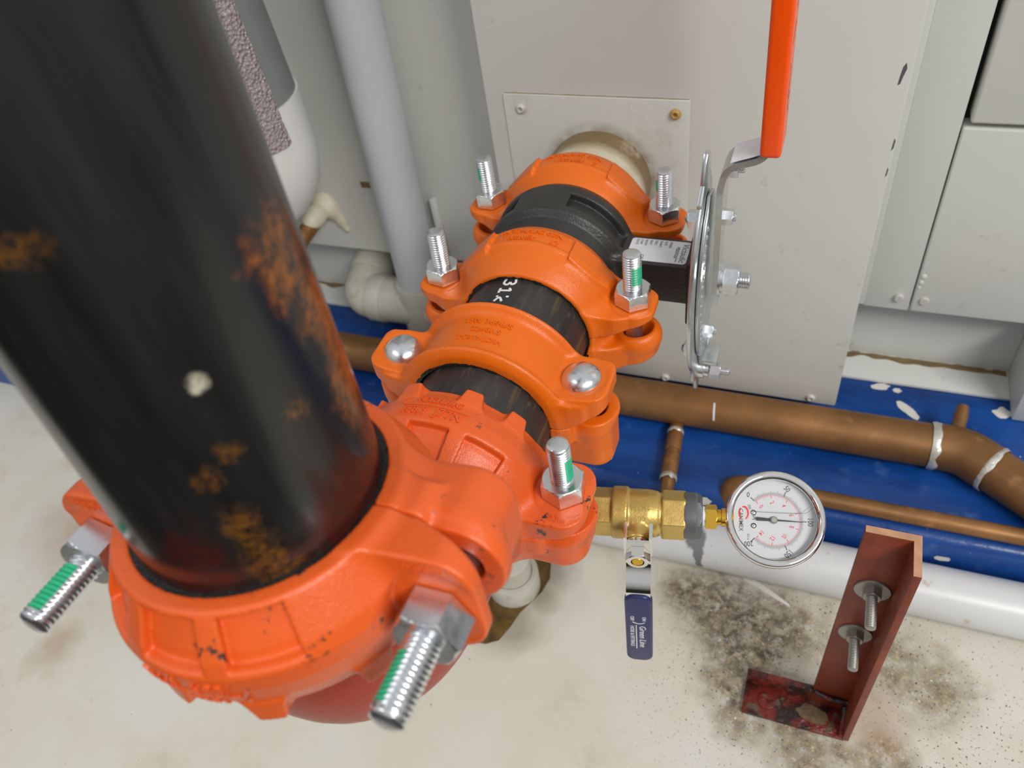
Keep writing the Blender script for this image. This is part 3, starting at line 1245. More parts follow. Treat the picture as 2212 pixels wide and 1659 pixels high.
# tall vertical pipe
VP = O5 + D5 * 1.0
vsp = lambda x, y, z: tuple((np.array((x, y, z)) - VP) / 1000)
rust = [([(vsp(32, -468, 249), .0075), (vsp(35, -477, 244), .007, (1, 1, 1.5)), (vsp(35.5, -474, 237), .0085), (vsp(36, -480, 234), .005), (vsp(33, -461, 205), .010, (1, 1, 2.2)),
          (vsp(36, -469, 186), .008, (1, 1, 1.8)), (vsp(34, -466, 222), .009, (1, 1, 2))], srgb(70, 38, 14), srgb(180, 104, 28), 120, .008, .85),
        ([(vsp(2, -520, 275.5), .006, (1.5, 1, .6)), (vsp(20.7, -521, 194.6), .0038), (vsp(26, -514.5, 202), .0035), (vsp(23, -522, 170), .005, (1, 1, 2)),
          (vsp(25.6, -523, 156), .006, (.8, 1, 2.2)), (vsp(30, -520, 149), .0045), (vsp(37, -494, 200), .004)], srgb(60, 40, 12), srgb(158, 102, 36), 190, .005, .62),
        ([(vsp(25.5, -510.6, 226.6), .0026), (vsp(24, -512, 225), .0018)], srgb(170, 168, 160), srgb(206, 196, 160), 70, .004, 1.3),
        ([(vsp(41, -486, 146), .017, (1, 1, .9)), (vsp(38, -503, 150), .012), (vsp(10, -532, 140), .012, (2, 2, .35)), (vsp(-8, -534, 145), .012, (2, 2, .4)), (vsp(30, -519, 138), .012, (2, 2, .35)),
          (vsp(6, -533, 160), .008, (1.4, 1, 2.2))], srgb(50, 17, 14), srgb(82, 30, 22), 70, .008, .85)]
M['tallpipe'] = mat_pipe_black('glossy_black_pipe_with_rust', rust, None, .16)
Lv = 900.0
tall = lathe([(42, 0), (47.2, 0), (48, .8), (48, Lv * .25), (48, Lv * .5), (48, Lv * .75), (48, Lv), (42, Lv), (42, 0)], 96)
vp = obj('vertical_pipe', place(tall, VP, frame(D5)), 'tallpipe', None, 40, at=VP)
tag(vp, 'tall glossy black steel pipe with rust patches rising in the left foreground', 'pipe')

# stub coming out of the cabinet
stub = obj('pipe_stub', ypipe(-113, -36, 44.45), 'stubpaint', None, 40, at=(0, -41, 0))
tag(stub, 'cream painted pipe stub with brown stains sticking out of the cabinet cover plate', 'pipe')


# ------------------------------------------------------------------ butterfly valve
bv = thing('butterfly_valve', (0, -165, 0), 'black butterfly valve with a long orange-gripped lever between two orange couplings', 'valve')


def sd_valve(x, y, z):
    yy = y + 165.0
    r = np.hypot(x, z)
    th = np.degrees(np.arctan2(x, z))
    ro = np.interp(yy, [-49, -27, -22, -10, -6, 24, 27, 49], [44.45, 44.45, 47.5, 50.5, 55.5, 55.5, 53.5, 44.45])
    d = smax((r - ro) * .9, np.abs(yy) - 48, 1)
    for t in (-62, 40, 118, -140):
        pk = np.maximum(np.maximum(np.abs(np.radians(th - t) * r) - 27, np.abs(yy - 9) - 7.5), 49.5 - r)
        d = smax(d, -pk, 1.5)
    neck = smax(np.maximum(np.abs(yy - 4.5) - 16, np.abs(z - 3.5) - 16.4), np.abs(x - 72) - 32, 1.2)
    fl = smax(smax(np.hypot(yy - 4, z - 2) - 36, np.abs(yy - 4) - 24, 2), np.abs(x - 103.5) - 2.6, .8)
    d = smin(d, neck, 4)
    d = smin(d, fl, 2)
    d = smax(d, 39 - r, 1)
    return d


obj('valve_body', nets(sd_valve, (-60, -218, -60), (110, -112, 60), 1.1), 'castblack', bv, 180)
lab = obj('rating_label', place(prism(rrect(43, 25.6, 2.4), .35), (76.6, -160.8, 19.85), np.eye(3)), 'sticker', bv, 30)
rows = [('Victaulic', 6.4, 18.2, 'ink_black', 0.12), ('MasterSeal', 2.9, 12.9, 'ink_black', 0), ('SERIES', 2.7, 7.2, 'ink_grey', 0), ('SIZE', 2.7, 3.6, 'ink_grey', 0), ('SHAFT', 2.7, 0, 'ink_grey', 0),
        ('DISC', 2.7, -3.6, 'ink_grey', 0), ('SEAT', 2.7, -7.2, 'ink_grey', 0), ('BODY', 2.7, -10.8, 'ink_grey', 0), ('CWP', 2.7, -14.2, 'ink_grey', 0), ('DATE', 2.7, -17.2, 'ink_grey', 0)]


def flat_on(geo, o, read, up, nrm):
    v = np.asarray(geo[0], float)
    R_, U_, N_ = (np.asarray(q, float) for q in (read, up, nrm))
    return np.asarray(o, float) + v[:, :1] * R_ + v[:, 1:2] * U_ + v[:, 2:3] * N_, geo[1]


lt = []
for (s, sz, dx, mt, sh) in rows:
    g = text(s, sz, .08, .05, shear=sh, align='LEFT' if mt == 'ink_grey' else 'CENTER')
    lt.append(flat_on(g, (76.6 + dx, -149.2 if mt == 'ink_grey' else -161, 20.25), (0, -1, 0), (1, 0, 0), (0, 0, 1)))
lt.append(flat_on(text('CE', 4.4, .08, .05), (66, -169.5, 20.25), (0, -1, 0), (1, 0, 0), (0, 0, 1)))
lt.append((box((90.4, -172, 20.2), (90.9, -155, 20.3))[0], box((90.4, -172, 20.2), (90.9, -155, 20.3))[1]))
obj('label_text', join(*lt), 'ink_grey', lab, 0)

# the notched plate: outline in (y, z)
yc, zc = -161.0, 2.0


def yz_plate(outline, x0, t, bev=.5):
    g = prism(outline, t, bev)
    F_ = np.stack([(0, 1, 0), (0, 0, 1), (1, 0, 0)], 1).astype(float)
    return place(g, (x0, 0, 0), F_)


def arc(cx, cy, r, a0, a1, n=12, ry=None):
    ry = ry or r
    return [(cx + r * math.cos(math.radians(a)), cy + ry * math.sin(math.radians(a))) for a in np.linspace(a0, a1, n)]


pl = [(-166, -107), (-160, -104), (-157, -88), (-150, -80), (-141, -72)] + arc(-163, 2, 38, -62, 62, 12, 62) + [(-150, 78), (-158, 88), (-162, 103), (-172, 106), (-177, 101), (-180, 88), (-190, 80)] + arc(-166, 4, 46, 120, 240, 16, 84) + [(-186, -82), (-178, -88), (-172, -104)]
obj('notch_plate', yz_plate(pl, 107.0, 3.0, .7), 'plate', bv, 30)
pl2 = [(-154, -78)] + arc(-161, 2, 34, -58, 58, 12, 66) + [(-156, 72), (-172, 76)] + arc(-163, 2, 36, 112, 248, 14, 70) + [(-172, -76)]
obj('memory_stop_plate', yz_plate(pl2, 110.6, 2.2, .5), 'plate', bv, 30)
# dimples along the rim of the stop plate
dm = []
for a in range(120, 246, 8):
    dm.append(place(lathe([(2.2, 0), (1.8, .7), (.9, 1.1), (0, 1.2)], 12), (112.8, -163 + 27 * math.cos(math.radians(a)), 2 + 60 * math.sin(math.radians(a))), frame((1, 0, 0))))
obj('index_dimple', join(*dm), 'plate', bv, 60)

# lever: flat bar, bent outwards then up
lev_path = bend([(118.5, zc - 22, 0), (118.5, 84, 0), (122, 97, 0), (143, 104.5, 0), (147.0, 116, 0), (143.5, 290, 0)], 9, 8)
bw = 24.0
V, Fc = [], []
P = np.array([(q[0], q[1]) for q in lev_path])
T = np.gradient(P, axis=0)
T /= np.linalg.norm(T, axis=1)[:, None]
Nn = np.stack([-T[:, 1], T[:, 0]], 1)
for i in range(len(P)):
    wy = bw / 2
    if i == 0:
        wy = bw * .28
    for (sgn, yy) in ((-1, -wy), (-1, wy), (1, wy), (1, -wy)):
        q = P[i] + Nn[i] * 2.1 * sgn
        V.append((q[0], yc + yy, q[1]))
extra = []
for i in range(len(P) - 1):
    a, b = 4 * i, 4 * i + 4
    for k in range(4):
        Fc.append([a + k, a + (k + 1) % 4, b + (k + 1) % 4, b + k])
Fc += [[3, 2, 1, 0], [4 * len(P) - 4, 4 * len(P) - 3, 4 * len(P) - 2, 4 * len(P) - 1]]
lever = obj('lever', (np.array(V), Fc), 'plate', bv, 30)
tp = [(124.6, 98.9), (130, 101.0), (136, 103.2), (141.8, 105.6), (144.2, 108.4)]
V = []
for (x_, z_) in tp:
    for yy in (-bw / 2 + .2, bw / 2 - .2):
        V.append((x_ - 1.0, yc + yy, z_ + 2.2))
Fc = [[2 * i, 2 * i + 2, 2 * i + 3, 2 * i + 1] for i in range(len(tp) - 1)]
obj('tape_patch', (np.array(V), Fc), 'tape', lever, 60)
gp = prism(rrect(30, 190, 4, 5, 0, 0), 12.4, 2.6, 3)
Gz = np.array((143.5 - 147.0, 0, 290 - 116.0))
Gz /= np.linalg.norm(Gz)
Fg = np.stack([(0, 1, 0), Gz, np.cross((0, 1, 0), Gz)], 1)
grip = obj('lever_grip', place(gp, np.array((146.8, yc, 106.5)) + Gz * 95 - Fg[:, 2] * 6.2, Fg), 'grip', lever, 40)
mk = strokes([[(-60, -6), (-48, -3), (-40, -6)], [(-30, -5), (-20, 4)], [(-72, 3), (-64, -3), (-60, 4)], [(-12, 2), (20, 4)]], 1.0, .1)
obj('pen_scribble', place((mk[0][:, [1, 0, 2]] * np.array((1, 1, 1)), [f[::-1] for f in mk[1]]), np.array((146.8, yc, 106.5)) + Gz * 95 + Fg[:, 2] * (6.2 if Fg[0, 2] > 0 else -6.2), np.stack([Fg[:, 0], Gz, Fg[:, 2] * (1 if Fg[0, 2] > 0 else -1)], 1)), 'ink_black', grip, 0)
# pivot: washer, nut, threaded end
pv = obj('pivot_bolt', join(place(lathe([(0, 0), (13, 0), (13, 1.8), (0, 1.8)], 36), (120.6, yc, zc), frame((1, 0, 0))), place(lathe([(0, 0), (10.5, 0), (10.5, 1.6), (0, 1.6)], 36), (122.4, yc, zc), frame((1, 0, 0))),
                             place(thread(6, 0, 20.5, 1.6), (122, yc, zc), frame((1, 0, 0)))), 'zinc', bv, 35)
obj('nut', place(hexprism(19, 10.5), (124, yc, zc), frame((1, 0, 0), (0, .3, 1))), 'zinc', pv, 28)


def small_bolt(p, d, af=11, hh=6, rodl=0, rod=3):
    F_ = frame(d, (0, .25, 1))
    gs = [place(hexprism(af, hh), p, F_)]
    if rodl:
        gs.append(place(thread(rod, hh - .5, hh + rodl, 1.0, .45, 20), p, F_))
    return join(*gs)


for nm, p, d, af, hh, rl in (('plate_bolt', (107, -178, 62), (-1, 0, 0), 11, 7, 2), ('plate_bolt', (107, -178, -55), (-1, 0, 0), 11, 7, 2),
                             ('lever_bolt', (120.6, -158, 52), (1, 0, 0), 10, 6, 2), ('lever_bolt', (121, -150, 84), (1, 0, 0), 11, 6, 4), ('stop_bolt', (112.8, -158, -52), (1, 0, 0), 10, 6, 2),):
    obj(nm, small_bolt(p, d, af, hh, rl), 'zinc', bv, 28)
obj('stop_tab', box((112.6, -172, -76), (124, -150, -72), .8), 'plate', bv, 30)
obj('stop_tab', box((112.6, -153, -73), (115, -149, -58), .8), 'plate', bv, 30)
sb = obj('stop_bolt', join(place(lathe([(0, 0), (8, 0), (8, 4.5), (6.5, 5), (6.5, 8), (0, 8)], 30), (110, -166, -86), frame((1, 0, 0))), place(thread(3, 6, 24, 1.0, .45, 20), (110, -166, -86), frame((1, 0, 0)))), 'zinc', bv, 35)
obj('nut', place(hexprism(12, 8), (119.2, -166, -86), frame((1, 0, 0), (0, .2, 1))), 'zinc', sb, 28)


def strip_blob(x0, x1, y0, y1, z, amp, n=60, seed=0):
    """thin irregular patch lying on a level surface"""
    top, bot = [], []
    for i in range(n + 1):
        t = i / n
        x = x0 + (x1 - x0) * t
        k = mnoise.noise(Vector((x * .05, seed, 0))) * amp
        k2 = mnoise.noise(Vector((x * .11, seed + 7, 0))) * amp
        top.append((x, y1 + k2 * .3))
        bot.append((x, y0 + k))
    return place(prism(bot + top[::-1], .3), (0, 0, z), np.eye(3))


M['dustline'] = plain('tan_dust', srgb(158, 144, 116), .7, var=.15, scale=80)
M['grime'] = plain('brown_settled_dirt', srgb(122, 100, 66), .7, var=.3, scale=60)
# ------------------------------------------------------------------ cabinet
cab = thing('equipment_cabinet', (0, 30, -165), 'large pale grey sheet metal equipment cabinet filling the background', 'cabinet')
fp = obj('front_panel', box((-96, -41, -238), (224.5, 29, 700), 1.6, 2), 'cabpanel', cab, 30)
plate = obj('cover_plate', box((-79, -43, -80), (75, -41, 73.5), .8, 2), 'cover', cab, 30)
obj('dirt_line', place(strip_blob(-78, 74, -.6, .2, 0, 1.0, seed=11), (0, -41.0, 73.9), np.stack([(1, 0, 0), (0, 0, 1), (0, -1, 0)], 1).astype(float)), 'dustline', fp, 0)
rv = lathe([(0, .6), (1.5, .6), (1.7, 2.3), (2.6, 2.6), (3.9, 1.7), (4.5, 0), (0, 0)][::-1], 24)
FR = frame((0, -1, 0))
M['rivet'] = plain('painted_rivet', srgb(196, 194, 188), .45)
M['rustrivet'] = plain('rusty_rivet', srgb(186, 150, 78), .5, var=.15)
for (x_, z_, m_, pr, yy) in ((-64.3, 61.2, 'rivet', plate, -43), (64.1, 62.4, 'rustrivet', plate, -43), (57.6, -233.5, 'rivet', fp, -41), (201, -231, 'rivet', fp, -41)):
    obj('rivet', place(rv, (x_, yy, z_), FR), m_, pr, 40)
ci = lathe([(0, .4), (1.9, .4), (1.9, 0), (0, 0)][::-1], 16)
for (ch_, cx_, cz_) in (([(0, 0), (1.5, 1), (2.4, 6), (3.8, 12), (2.8, 16), (1.2, 13), (.4, 6)], 216.6, 90), ([(0, 0), (1.2, 2), (1.6, 8), (.6, 10)], 222, 40), ([(0, 0), (1.0, 2), (1.2, 7), (.4, 8)], 222, 18)):
    obj('edge_chip', place(prism(ch_, .12), (cx_, -41.05, cz_), np.stack([(1, 0, 0), (0, 0, 1), (0, -1, 0)], 1).astype(float)), 'bushing', fp, 0)
obj('side_panel', box((-900, 30, -168), (-96, 60, 700), 1), 'cab', cab, 30)
obj('flange_strip', box((222, 27.5, -163), (234.5, 60, 700), .8), 'cab', cab, 30)
obj('narrow_panel', box((234.5, 30, -166.5), (273.6, 60, 700), 1.0), 'cab', cab, 30)
obj('access_door', box((278.5, 27, 27.5), (900, 60, 700), 2.5, 3), 'cab', cab, 30)
obj('lower_panel', box((274.8, 28.6, -166.0), (900, 60, 23.2), 2.0, 3), 'cab', cab, 30)
obj('door_gap', box((272, 45, -150), (280, 59, 699)), 'dark', cab, 0)
for (x_, z_) in ((263.3, -151.6), (284.8, -151.7)):
    obj('panel_screw', join(place(lathe([(0, 3.6), (3.6, 3.4), (4.2, 2.6), (4.4, 0), (0, 0)][::-1], 20), (x_, 30, z_), FR)), 'rivet', cab, 40)
wp = bend([(274.5, 29, 10), (275.6, 29, -120), (275, 29, -150), (276, 29, -164)], 4, 4)
obj('paint_bead', join(*[place(lathe([(0, -r_), (r_ * .8, -r_ * .6), (r_, 0), (r_ * .8, r_ * .6), (0, r_)], 14), (x_, 28.6, z_), np.diag((1, .4, 1.3))) for (x_, z_, r_) in
                         ((278.8, -124, 2.6), (278, -131, 2.2), (277.4, -137, 1.6))]), 'cab', cab, 60)
rail = obj('base_rail', join(box((-900, 27, -264.5), (386, 70, -260.5), .8), box((-900, 66, -262), (386, 71, -150), .8)), 'cab', cab, 30)
obj('base_post', box((386, 2, -264.5), (640, 72, -168), 1.5), 'cab', cab, 30)


obj('settled_dirt', strip_blob(226, 384, 58, 65.4, -260.6, 9, seed=3), 'grime', rail, 0)
obj('settled_dirt', strip_blob(-560, -250, 59, 65.4, -260.6, 8, seed=5), 'grime', rail, 0)
obj('panel_slot', box((-296, 29.2, -80), (-285, 30.2, -73)), 'grime', cab, 0)
cs = obj('cable_strip', box((-211.5, 22, -264), (-205, 30, -84), 1), 'cab', None, 30, at=(-208, 26, -264))
tag(cs, 'narrow pale vertical strip on the cabinet face just right of the grey standpipe', 'conduit')

# ------------------------------------------------------------------ setting: floor, blue plinth
fl = obj('floor', box((-2200, -780, -352), (1800, 900, -332)), 'floor', None, 0)
tag(fl, kind='structure')


def plinth():
    """painted concrete plinth with a slightly wavy rounded front edge"""
    xs = np.linspace(-1200, 1200, 241)
    prof = [(300, -265), (-137, -265), (-147, -265.6), (-152.5, -268.5), (-154.8, -274), (-155.6, -284), (-155.2, -300), (-153, -320), (-153, -332), (300, -332)]
    V, Fc = [], []
    n = len(prof)
    for x in xs:
        for (y, z) in prof:
            w = 1.4 * mnoise.noise(Vector((x * .012, z * .02, 0))) if y < -100 else 0
            dz = .5 * mnoise.noise(Vector((x * .02, y * .05, 3))) if (y < -100 and z > -300) else 0
            V.append((x, y + w, z + dz))
    for i in range(len(xs) - 1):
        for k in range(n):
            a = i * n + k
            b = i * n + (k + 1) % n
            Fc.append([b, a, a + n, b + n])
    Fc.append(list(range(n)))
    Fc.append(list(range((len(xs) - 1) * n, len(xs) * n))[::-1])
    return np.array(V), Fc


pn = obj('concrete_plinth', plinth(), 'blue', None, 50, at=(0, 0, -332))
tag(pn, 'royal blue painted concrete plinth carrying the cabinet and the copper pipes', 'plinth')


def blob(cx, cy, z, rx, ry, rot=0, n=22, amp=.35, seed=0, t=.4):
    out = []
    for i in range(n):
        a = 2 * pi * i / n
        k = 1 + amp * mnoise.noise(Vector((math.cos(a) * 1.7 + seed * 3.1, math.sin(a) * 1.7, seed)))
        x, y = rx * k * math.cos(a), ry * k * math.sin(a)
        out.append((cx + x * math.cos(rot) - y * math.sin(rot), cy + x * math.sin(rot) + y * math.cos(rot)))
    return place(prism(out, t), (0, 0, z), np.eye(3))


M['flake'] = plain('white_paint_chip', srgb(222, 218, 210), .6, var=.04)
for (cx, cy, z, rx, ry, rt, sd, lb) in ((294, -5, -265, 15, 4.5, -.75, 1, 'long white paint chip lying on the blue plinth behind the thick copper pipe'),
                                        (379, 10, -265, 8, 7, .3, 2, 'squarish white paint chip on the blue plinth near the right frame edge'),
                                        (268, 22, -265, 9, 4.5, .2, 3, 'white paint chip at the foot of the cabinet rail on the blue plinth'),
                                        (284, 20, -265, 4, 3.4, .2, 4, 'small white paint chip beside the cabinet rail, right of the larger one')):
    tag(obj('paint_chip', blob(cx, cy, z, rx, ry, rt, seed=sd), 'flake', None, 0, at=(cx, cy, z)), lb, 'paint chip', 'paint chips on the blue plinth')
tag(obj('paint_chip', place(prism([(-22, 6), (-8, 5), (8, -3), (24, -12), (25, -15), (12, -10), (-4, -3), (-18, 2)], .6), (187, -201, -332), np.eye(3)), 'flake', None, 0, at=(187, -201, -332)),
    'long pale paint sliver on the floor beside the white pipe', 'paint chip')
for (x_, z_, rx, ry, sd, lb) in ((119, -277, 8, 6, 9, 'white bare patch on the blue plinth front above the white pipe, left of the gauge'), (331, -291, 7, 3.5, 10, 'small white bare patch on the blue plinth front, right of the red bracket')):
    g = blob(0, 0, 0, rx, ry, .1, seed=sd, t=.5)
    tag(obj('paint_chip', place(g, (x_, -155.6, z_), np.stack([(1, 0, 0), (0, 0, 1), (0, -1, 0)], 1).astype(float)), 'flake', None, 0, at=(x_, -155.6, z_)), lb, 'paint chip', 'paint chips on the blue plinth')

# ------------------------------------------------------------------ copper pipes
yc_, zc_ = -66.0, -244.2
R_ = 20.65
M['copperbig'] = mat_copper('tarnished_copper_with_flux', [((.095, -.079, .1035), .006, (3.2, 1, 1)), ((.165, -.080, .099), .005, (2.6, 1, 1))], [((.372, -.07, .10), .014), ((.30, -.072, .104), .01)])
cp = thing('copper_pipe', (0, yc_, zc_ - R_), 'thick tarnished copper pipe lying along the blue plinth, bending forward at the right', 'pipe')
dvec = np.array((math.cos(math.radians(-36)), math.sin(math.radians(-36)), 0))
B0 = np.array((316.0, yc_, zc_))
B1 = B0 + np.array((22, 0, 0))
B2 = B1 + dvec * 30
obj('straight_pipe', cyl((-900, yc_, zc_), (318, yc_, zc_), R_, 40), 'copperbig', cp, 40)
obj('elbow_fitting', sweep(bend([B0 - (4, 0, 0), B1, B2], 18, 10), 21.9, 40), 'copperbig', cp, 40)
obj('straight_pipe', cyl(B2 - dvec * 3, B2 + dvec * 420, R_, 40), 'copperbig', cp, 40)


def ragged_ring(p, d, r, w, seed):
    n, m = 48, 7
    F_ = frame(d)
    V, Fc = [], []
    for k in range(m):
        for i in range(n):
            a = 2 * pi * i / n
            j1 = mnoise.noise(Vector((math.cos(a) * 2.2 + seed, math.sin(a) * 2.2, k * .2)))
            j2 = mnoise.noise(Vector((math.cos(a) * 5 + seed, math.sin(a) * 5, k * .9)))
            h = (k / (m - 1) - .5) * w * (1 + .5 * j1) + w * .3 * j1
            rr = r + .9 * math.sin(pi * k / (m - 1)) * (1 + .6 * j2) + .1
            V.append((rr * math.cos(a), rr * math.sin(a), h))
    for k in range(m - 1):
        for i in range(n):
            j = (i + 1) % n
            Fc.append([k * n + i, k * n + j, (k + 1) * n + j, (k + 1) * n + i])
    return place((np.array(V), Fc), p, F_)


obj('solder_joint', ragged_ring(B0 - (3, 0, 0), (1, 0, 0), 21.6, 8, 1), 'solder', cp, 60)
obj('solder_joint', ragged_ring(B2 - dvec * 1, dvec, 21.6, 6, 4), 'solder', cp, 60)
obj('capped_stub', sweep(bend([(331, yc_ + 10, zc_ + 4), (334, yc_ + 30, zc_ + 8), (336, yc_ + 44, zc_ + 13)], 6, 5), [6.2] * (len(bend([(331, yc_ + 10, zc_ + 4), (334, yc_ + 30, zc_ + 8), (336, yc_ + 44, zc_ + 13)], 6, 5)) - 1) + [5.0], 20), 'copperbig', cp, 40)
obj('pen_mark', (np.array([(114.2 + (.9 if s_ else -.9) + 1.8 * (t_ - .5), yc_ - (R_ + .12) * math.sin(a_), zc_ + (R_ + .12) * math.cos(a_)) for t_, a_ in zip(np.linspace(0, 1, 12), np.radians(np.linspace(22, 72, 12))) for s_ in (0, 1)]),
     [[2 * i, 2 * i + 1, 2 * i + 3, 2 * i + 2] for i in range(11)]), 'tape', cp, 0)

br = thing('copper_branch', (80, -80, -258), 'thin copper branch pipe dropping forward from under the thick copper pipe behind the brass valve', 'pipe')
pb = [(77.5, -70, -256), (84.5, -156, -256.5), (85.5, -164, -270), (86, -166, -300)]
obj('branch_pipe', sweep(bend(pb, 9, 8), 6.6, 24), 'copper', br, 40)
for (a, b) in ((.16, .40), (.56, .85)):
    p0, p1 = np.array(pb[0]), np.array(pb[1])
    obj('coupling_sleeve', cyl(p0 + (p1 - p0) * (.30 if a < .2 else .62), p0 + (p1 - p0) * (.56 if a < .2 else .92), 8.0, 24, .8), 'copper', br, 40)
obj('solder_joint', ragged_ring(np.array(pb[0]) * .72 + np.array(pb[1]) * .28, (7, -86, 0), 7.4, 6, 6), 'solder', br, 60)
obj('solder_joint', ragged_ring(np.array(pb[0]) * .05 + np.array(pb[1]) * .95, (7, -86, 0), 7.4, 6, 8), 'solder', br, 60)
sc = thing('copper_line', (260, -146, -265), 'slim copper tube running along the plinth edge to the right behind the gauge', 'pipe')
sp = [(146, -160, -300), (146, -157, -276), (147, -144, -257.2), (165, -141, -257), (420, -141.5, -257), (900, -142, -257)]
obj('tube', sweep(bend(sp[2:], 8, 6), 7.6, 24), 'copper', sc, 40)
obj('elbow_fitting', sweep(bend([(141, -146, -290), (142, -145, -256.5), (172, -141.2, -257)], 16, 12), 9.6, 24), 'copper', sc, 40)

# ------------------------------------------------------------------ white drain pipe on the floor
wpn = obj('drain_pipe', cyl((-700, -181.5, -307.7), (900, -181.5, -307.7), 24.15, 48, .8), 'whitepipe', None, 40, at=(0, -181.5, -332))
tag(wpn, 'white plastic drain pipe lying on the floor along the blue plinth', 'pipe')

# ------------------------------------------------------------------ grey standpipe with its tee, elbow and branch
gp_ = thing('standpipe', (-231, 0, -264), 'pale grey vertical plastic pipe with tee and elbow fittings against the cabinet', 'pipe')
xg, yg = -232.0, 1.0
obj('riser', cyl((xg - 4, yg, -184), (xg + 22, yg, 700), 24.0, 40), 'pvcgrey', gp_, 40)
obj('tee_fitting', join(cyl((xg - 4, yg, -250), (xg - 3, yg, -178), 28.5, 40, 1.5), cyl((xg - 4, yg, -214), (xg - 58, yg, -215), 27.5, 40, 1.5), cyl((xg - 4, yg, -264), (xg - 4, yg, -240), 24, 40),
                        cyl((xg - 4, yg, -214), (xg + 52, yg, -213), 27, 40, 1.5)), 'pvcfit', gp_, 40)
ep = bend([(xg - 56, yg, -215), (xg - 88, yg, -215), (xg - 88, yg + 34, -205)], 26, 12)
obj('elbow_fitting', join(sweep(ep, 26.5, 36), cyl((xg - 52, yg, -215), (xg - 72, yg, -215), 29, 40, 1.5), cyl((xg - 88, yg + 28, -207), (xg - 88, yg + 52, -199), 29, 36, 1.5)), 'pvcfit', gp_, 40)
obj('cream_branch', cyl((xg - 88, yg + 44, -202), (xg - 84, yg + 80, -172), 26, 36), 'cream', gp_, 40)

# small copper spigot with sealant on the cabinet
spg = thing('copper_spigot', (-357, 30, -116), 'small copper spigot with pale sealant poking out of the cabinet beside the black pipe', 'pipe')
obj('tube', sweep(bend([(-352, 34, -108), (-356, -20, -116), (-360, -60, -126)], 12, 6), 9.5, 24), 'copper', spg, 40)


def sd_goo(x, y, z):
    d = np.sqrt((x + 352) ** 2 + ((y - 28) * 1.4) ** 2 + (z + 108) ** 2) - 17
    d = smin(d, np.sqrt((x + 353) ** 2 + ((y - 6) * .6) ** 2 + (z + 108) ** 2) - 12.5, 6)
    d = smin(d, np.sqrt((x + 338) ** 2 + ((y - 29) * 1.6) ** 2 + ((z + 128) * .7) ** 2) - 7, 10)
    d = smin(d, np.sqrt((x + 333) ** 2 + ((y - 29) * 1.6) ** 2 + ((z + 140) * .9) ** 2) - 4, 6)
    return d


obj('sealant_blob', nets(sd_goo, (-376, -24, -150), (-322, 52, -84), 1.8), 'sealant', spg, 180)

# insulated riser with its white elbow
ins = thing('insulated_pipe', (-335, -60, 30), 'insulated pipe with grey jacket and bulging white elbow half hidden behind the black pipe', 'pipe')
xi, yi = -340.0, -60.0
obj('jacket', cyl((xi + 1, yi, 40), (xi - 36, yi, 700), 57.5, 64), 'jacket', ins, 40)
ee = bend([(xi, yi, 66), (xi + 1, yi, -22), (xi - 240, yi - 6, -26)], 66, 20)
obj('elbow_cover', sweep(ee, 59.5, 48), 'pvcwhite', ins, 40)


def tape_band():
    V, Fc = [], []
    n, m = 16, 60
    for k in range(m):
        z = 34 + (700 - 34) * (k / (m - 1)) ** 1.6
        for i in range(n):
            a = math.radians(-74 + 60 * i / (n - 1))
            r = 60.6 + (1.6 if 0 < i < n - 1 else 0) + 1.2 * mnoise.noise(Vector((a * 30, z * .25, 0)))
            V.append((xi - 36 * (z - 40) / 660 + r * math.cos(a), yi + r * math.sin(a), z))
    for k in range(m - 1):
        for i in range(n - 1):
            Fc.append([k * n + i, k * n + i + 1, (k + 1) * n + i + 1, (k + 1) * n + i])
    return np.array(V), Fc


obj('bubbled_tape', tape_band(), 'bubble', ins, 60)

# ------------------------------------------------------------------ red iron bracket
bk = thing('iron_bracket', (240, -310, -332), 'dark red angle iron bracket standing on the floor in front of the white pipe', 'bracket')


obj('upright', join(box((237, -301, -330), (269, -296, -72), .5), box((264.5, -326, -330), (269.5, -297, -72), .5)), 'redoxide', bk, 30)
obj('cut_end', place(prism([(237.2, -300.9), (264.7, -300.9), (264.7, -325.8), (269.3, -325.8), (269.3, -296.1), (237.2, -296.1)], .6), (0, 0, -72.2), np.eye(3)), 'cutedge', bk, 0)
obj('foot', join(box((184, -326, -332), (266, -296, -327.5), .6), box((184, -301, -330), (236.9, -296, -308), .6)), ['grimyred', 'redoxide'], bk, 30)
obj('weld', join(sweep([(238, -302, -306), (248, -303, -309), (258, -303, -310), (265, -302.6, -310)], 2.4, 12), sweep([(264, -303, -318), (264, -312, -325), (263.6, -325, -326)], 2.6, 12)), 'grimyred', bk, 60)
for (cx, cz) in ((252.3, -135.4), (251.6, -197.1)):
    F_ = frame((0, -1, 0))
    b_ = obj('bracket_bolt', place(thread(3.6, 4, 30, 1.2, .4, 20), (cx, -301, cz), F_), 'dullsteel', bk, 40)
    obj('washer', place(lathe([(0, 0), (11.6, 0), (11.8, .7), (11.4, 1.7), (0, 1.7)], 36), (cx, -301, cz), F_), 'dullsteel', b_, 40)
    obj('nut', place(hexprism(11, 5.5, z0=1.6), (cx, -301, cz), F_), 'dullsteel', b_, 28)
obj('slotted_hole', blob(240, -312.5, -327.5, 13, 6.5, -.12, amp=.3, seed=21, t=.5), 'holedirt', bk, 0)
obj('anchor_head', place(lathe([(7.4, 0), (7.2, 1.2), (4, 2.0), (2.6, 1.6), (0, 1.6)], 24), (203, -312, -327.5), np.eye(3)), 'grimyred', bk, 40)

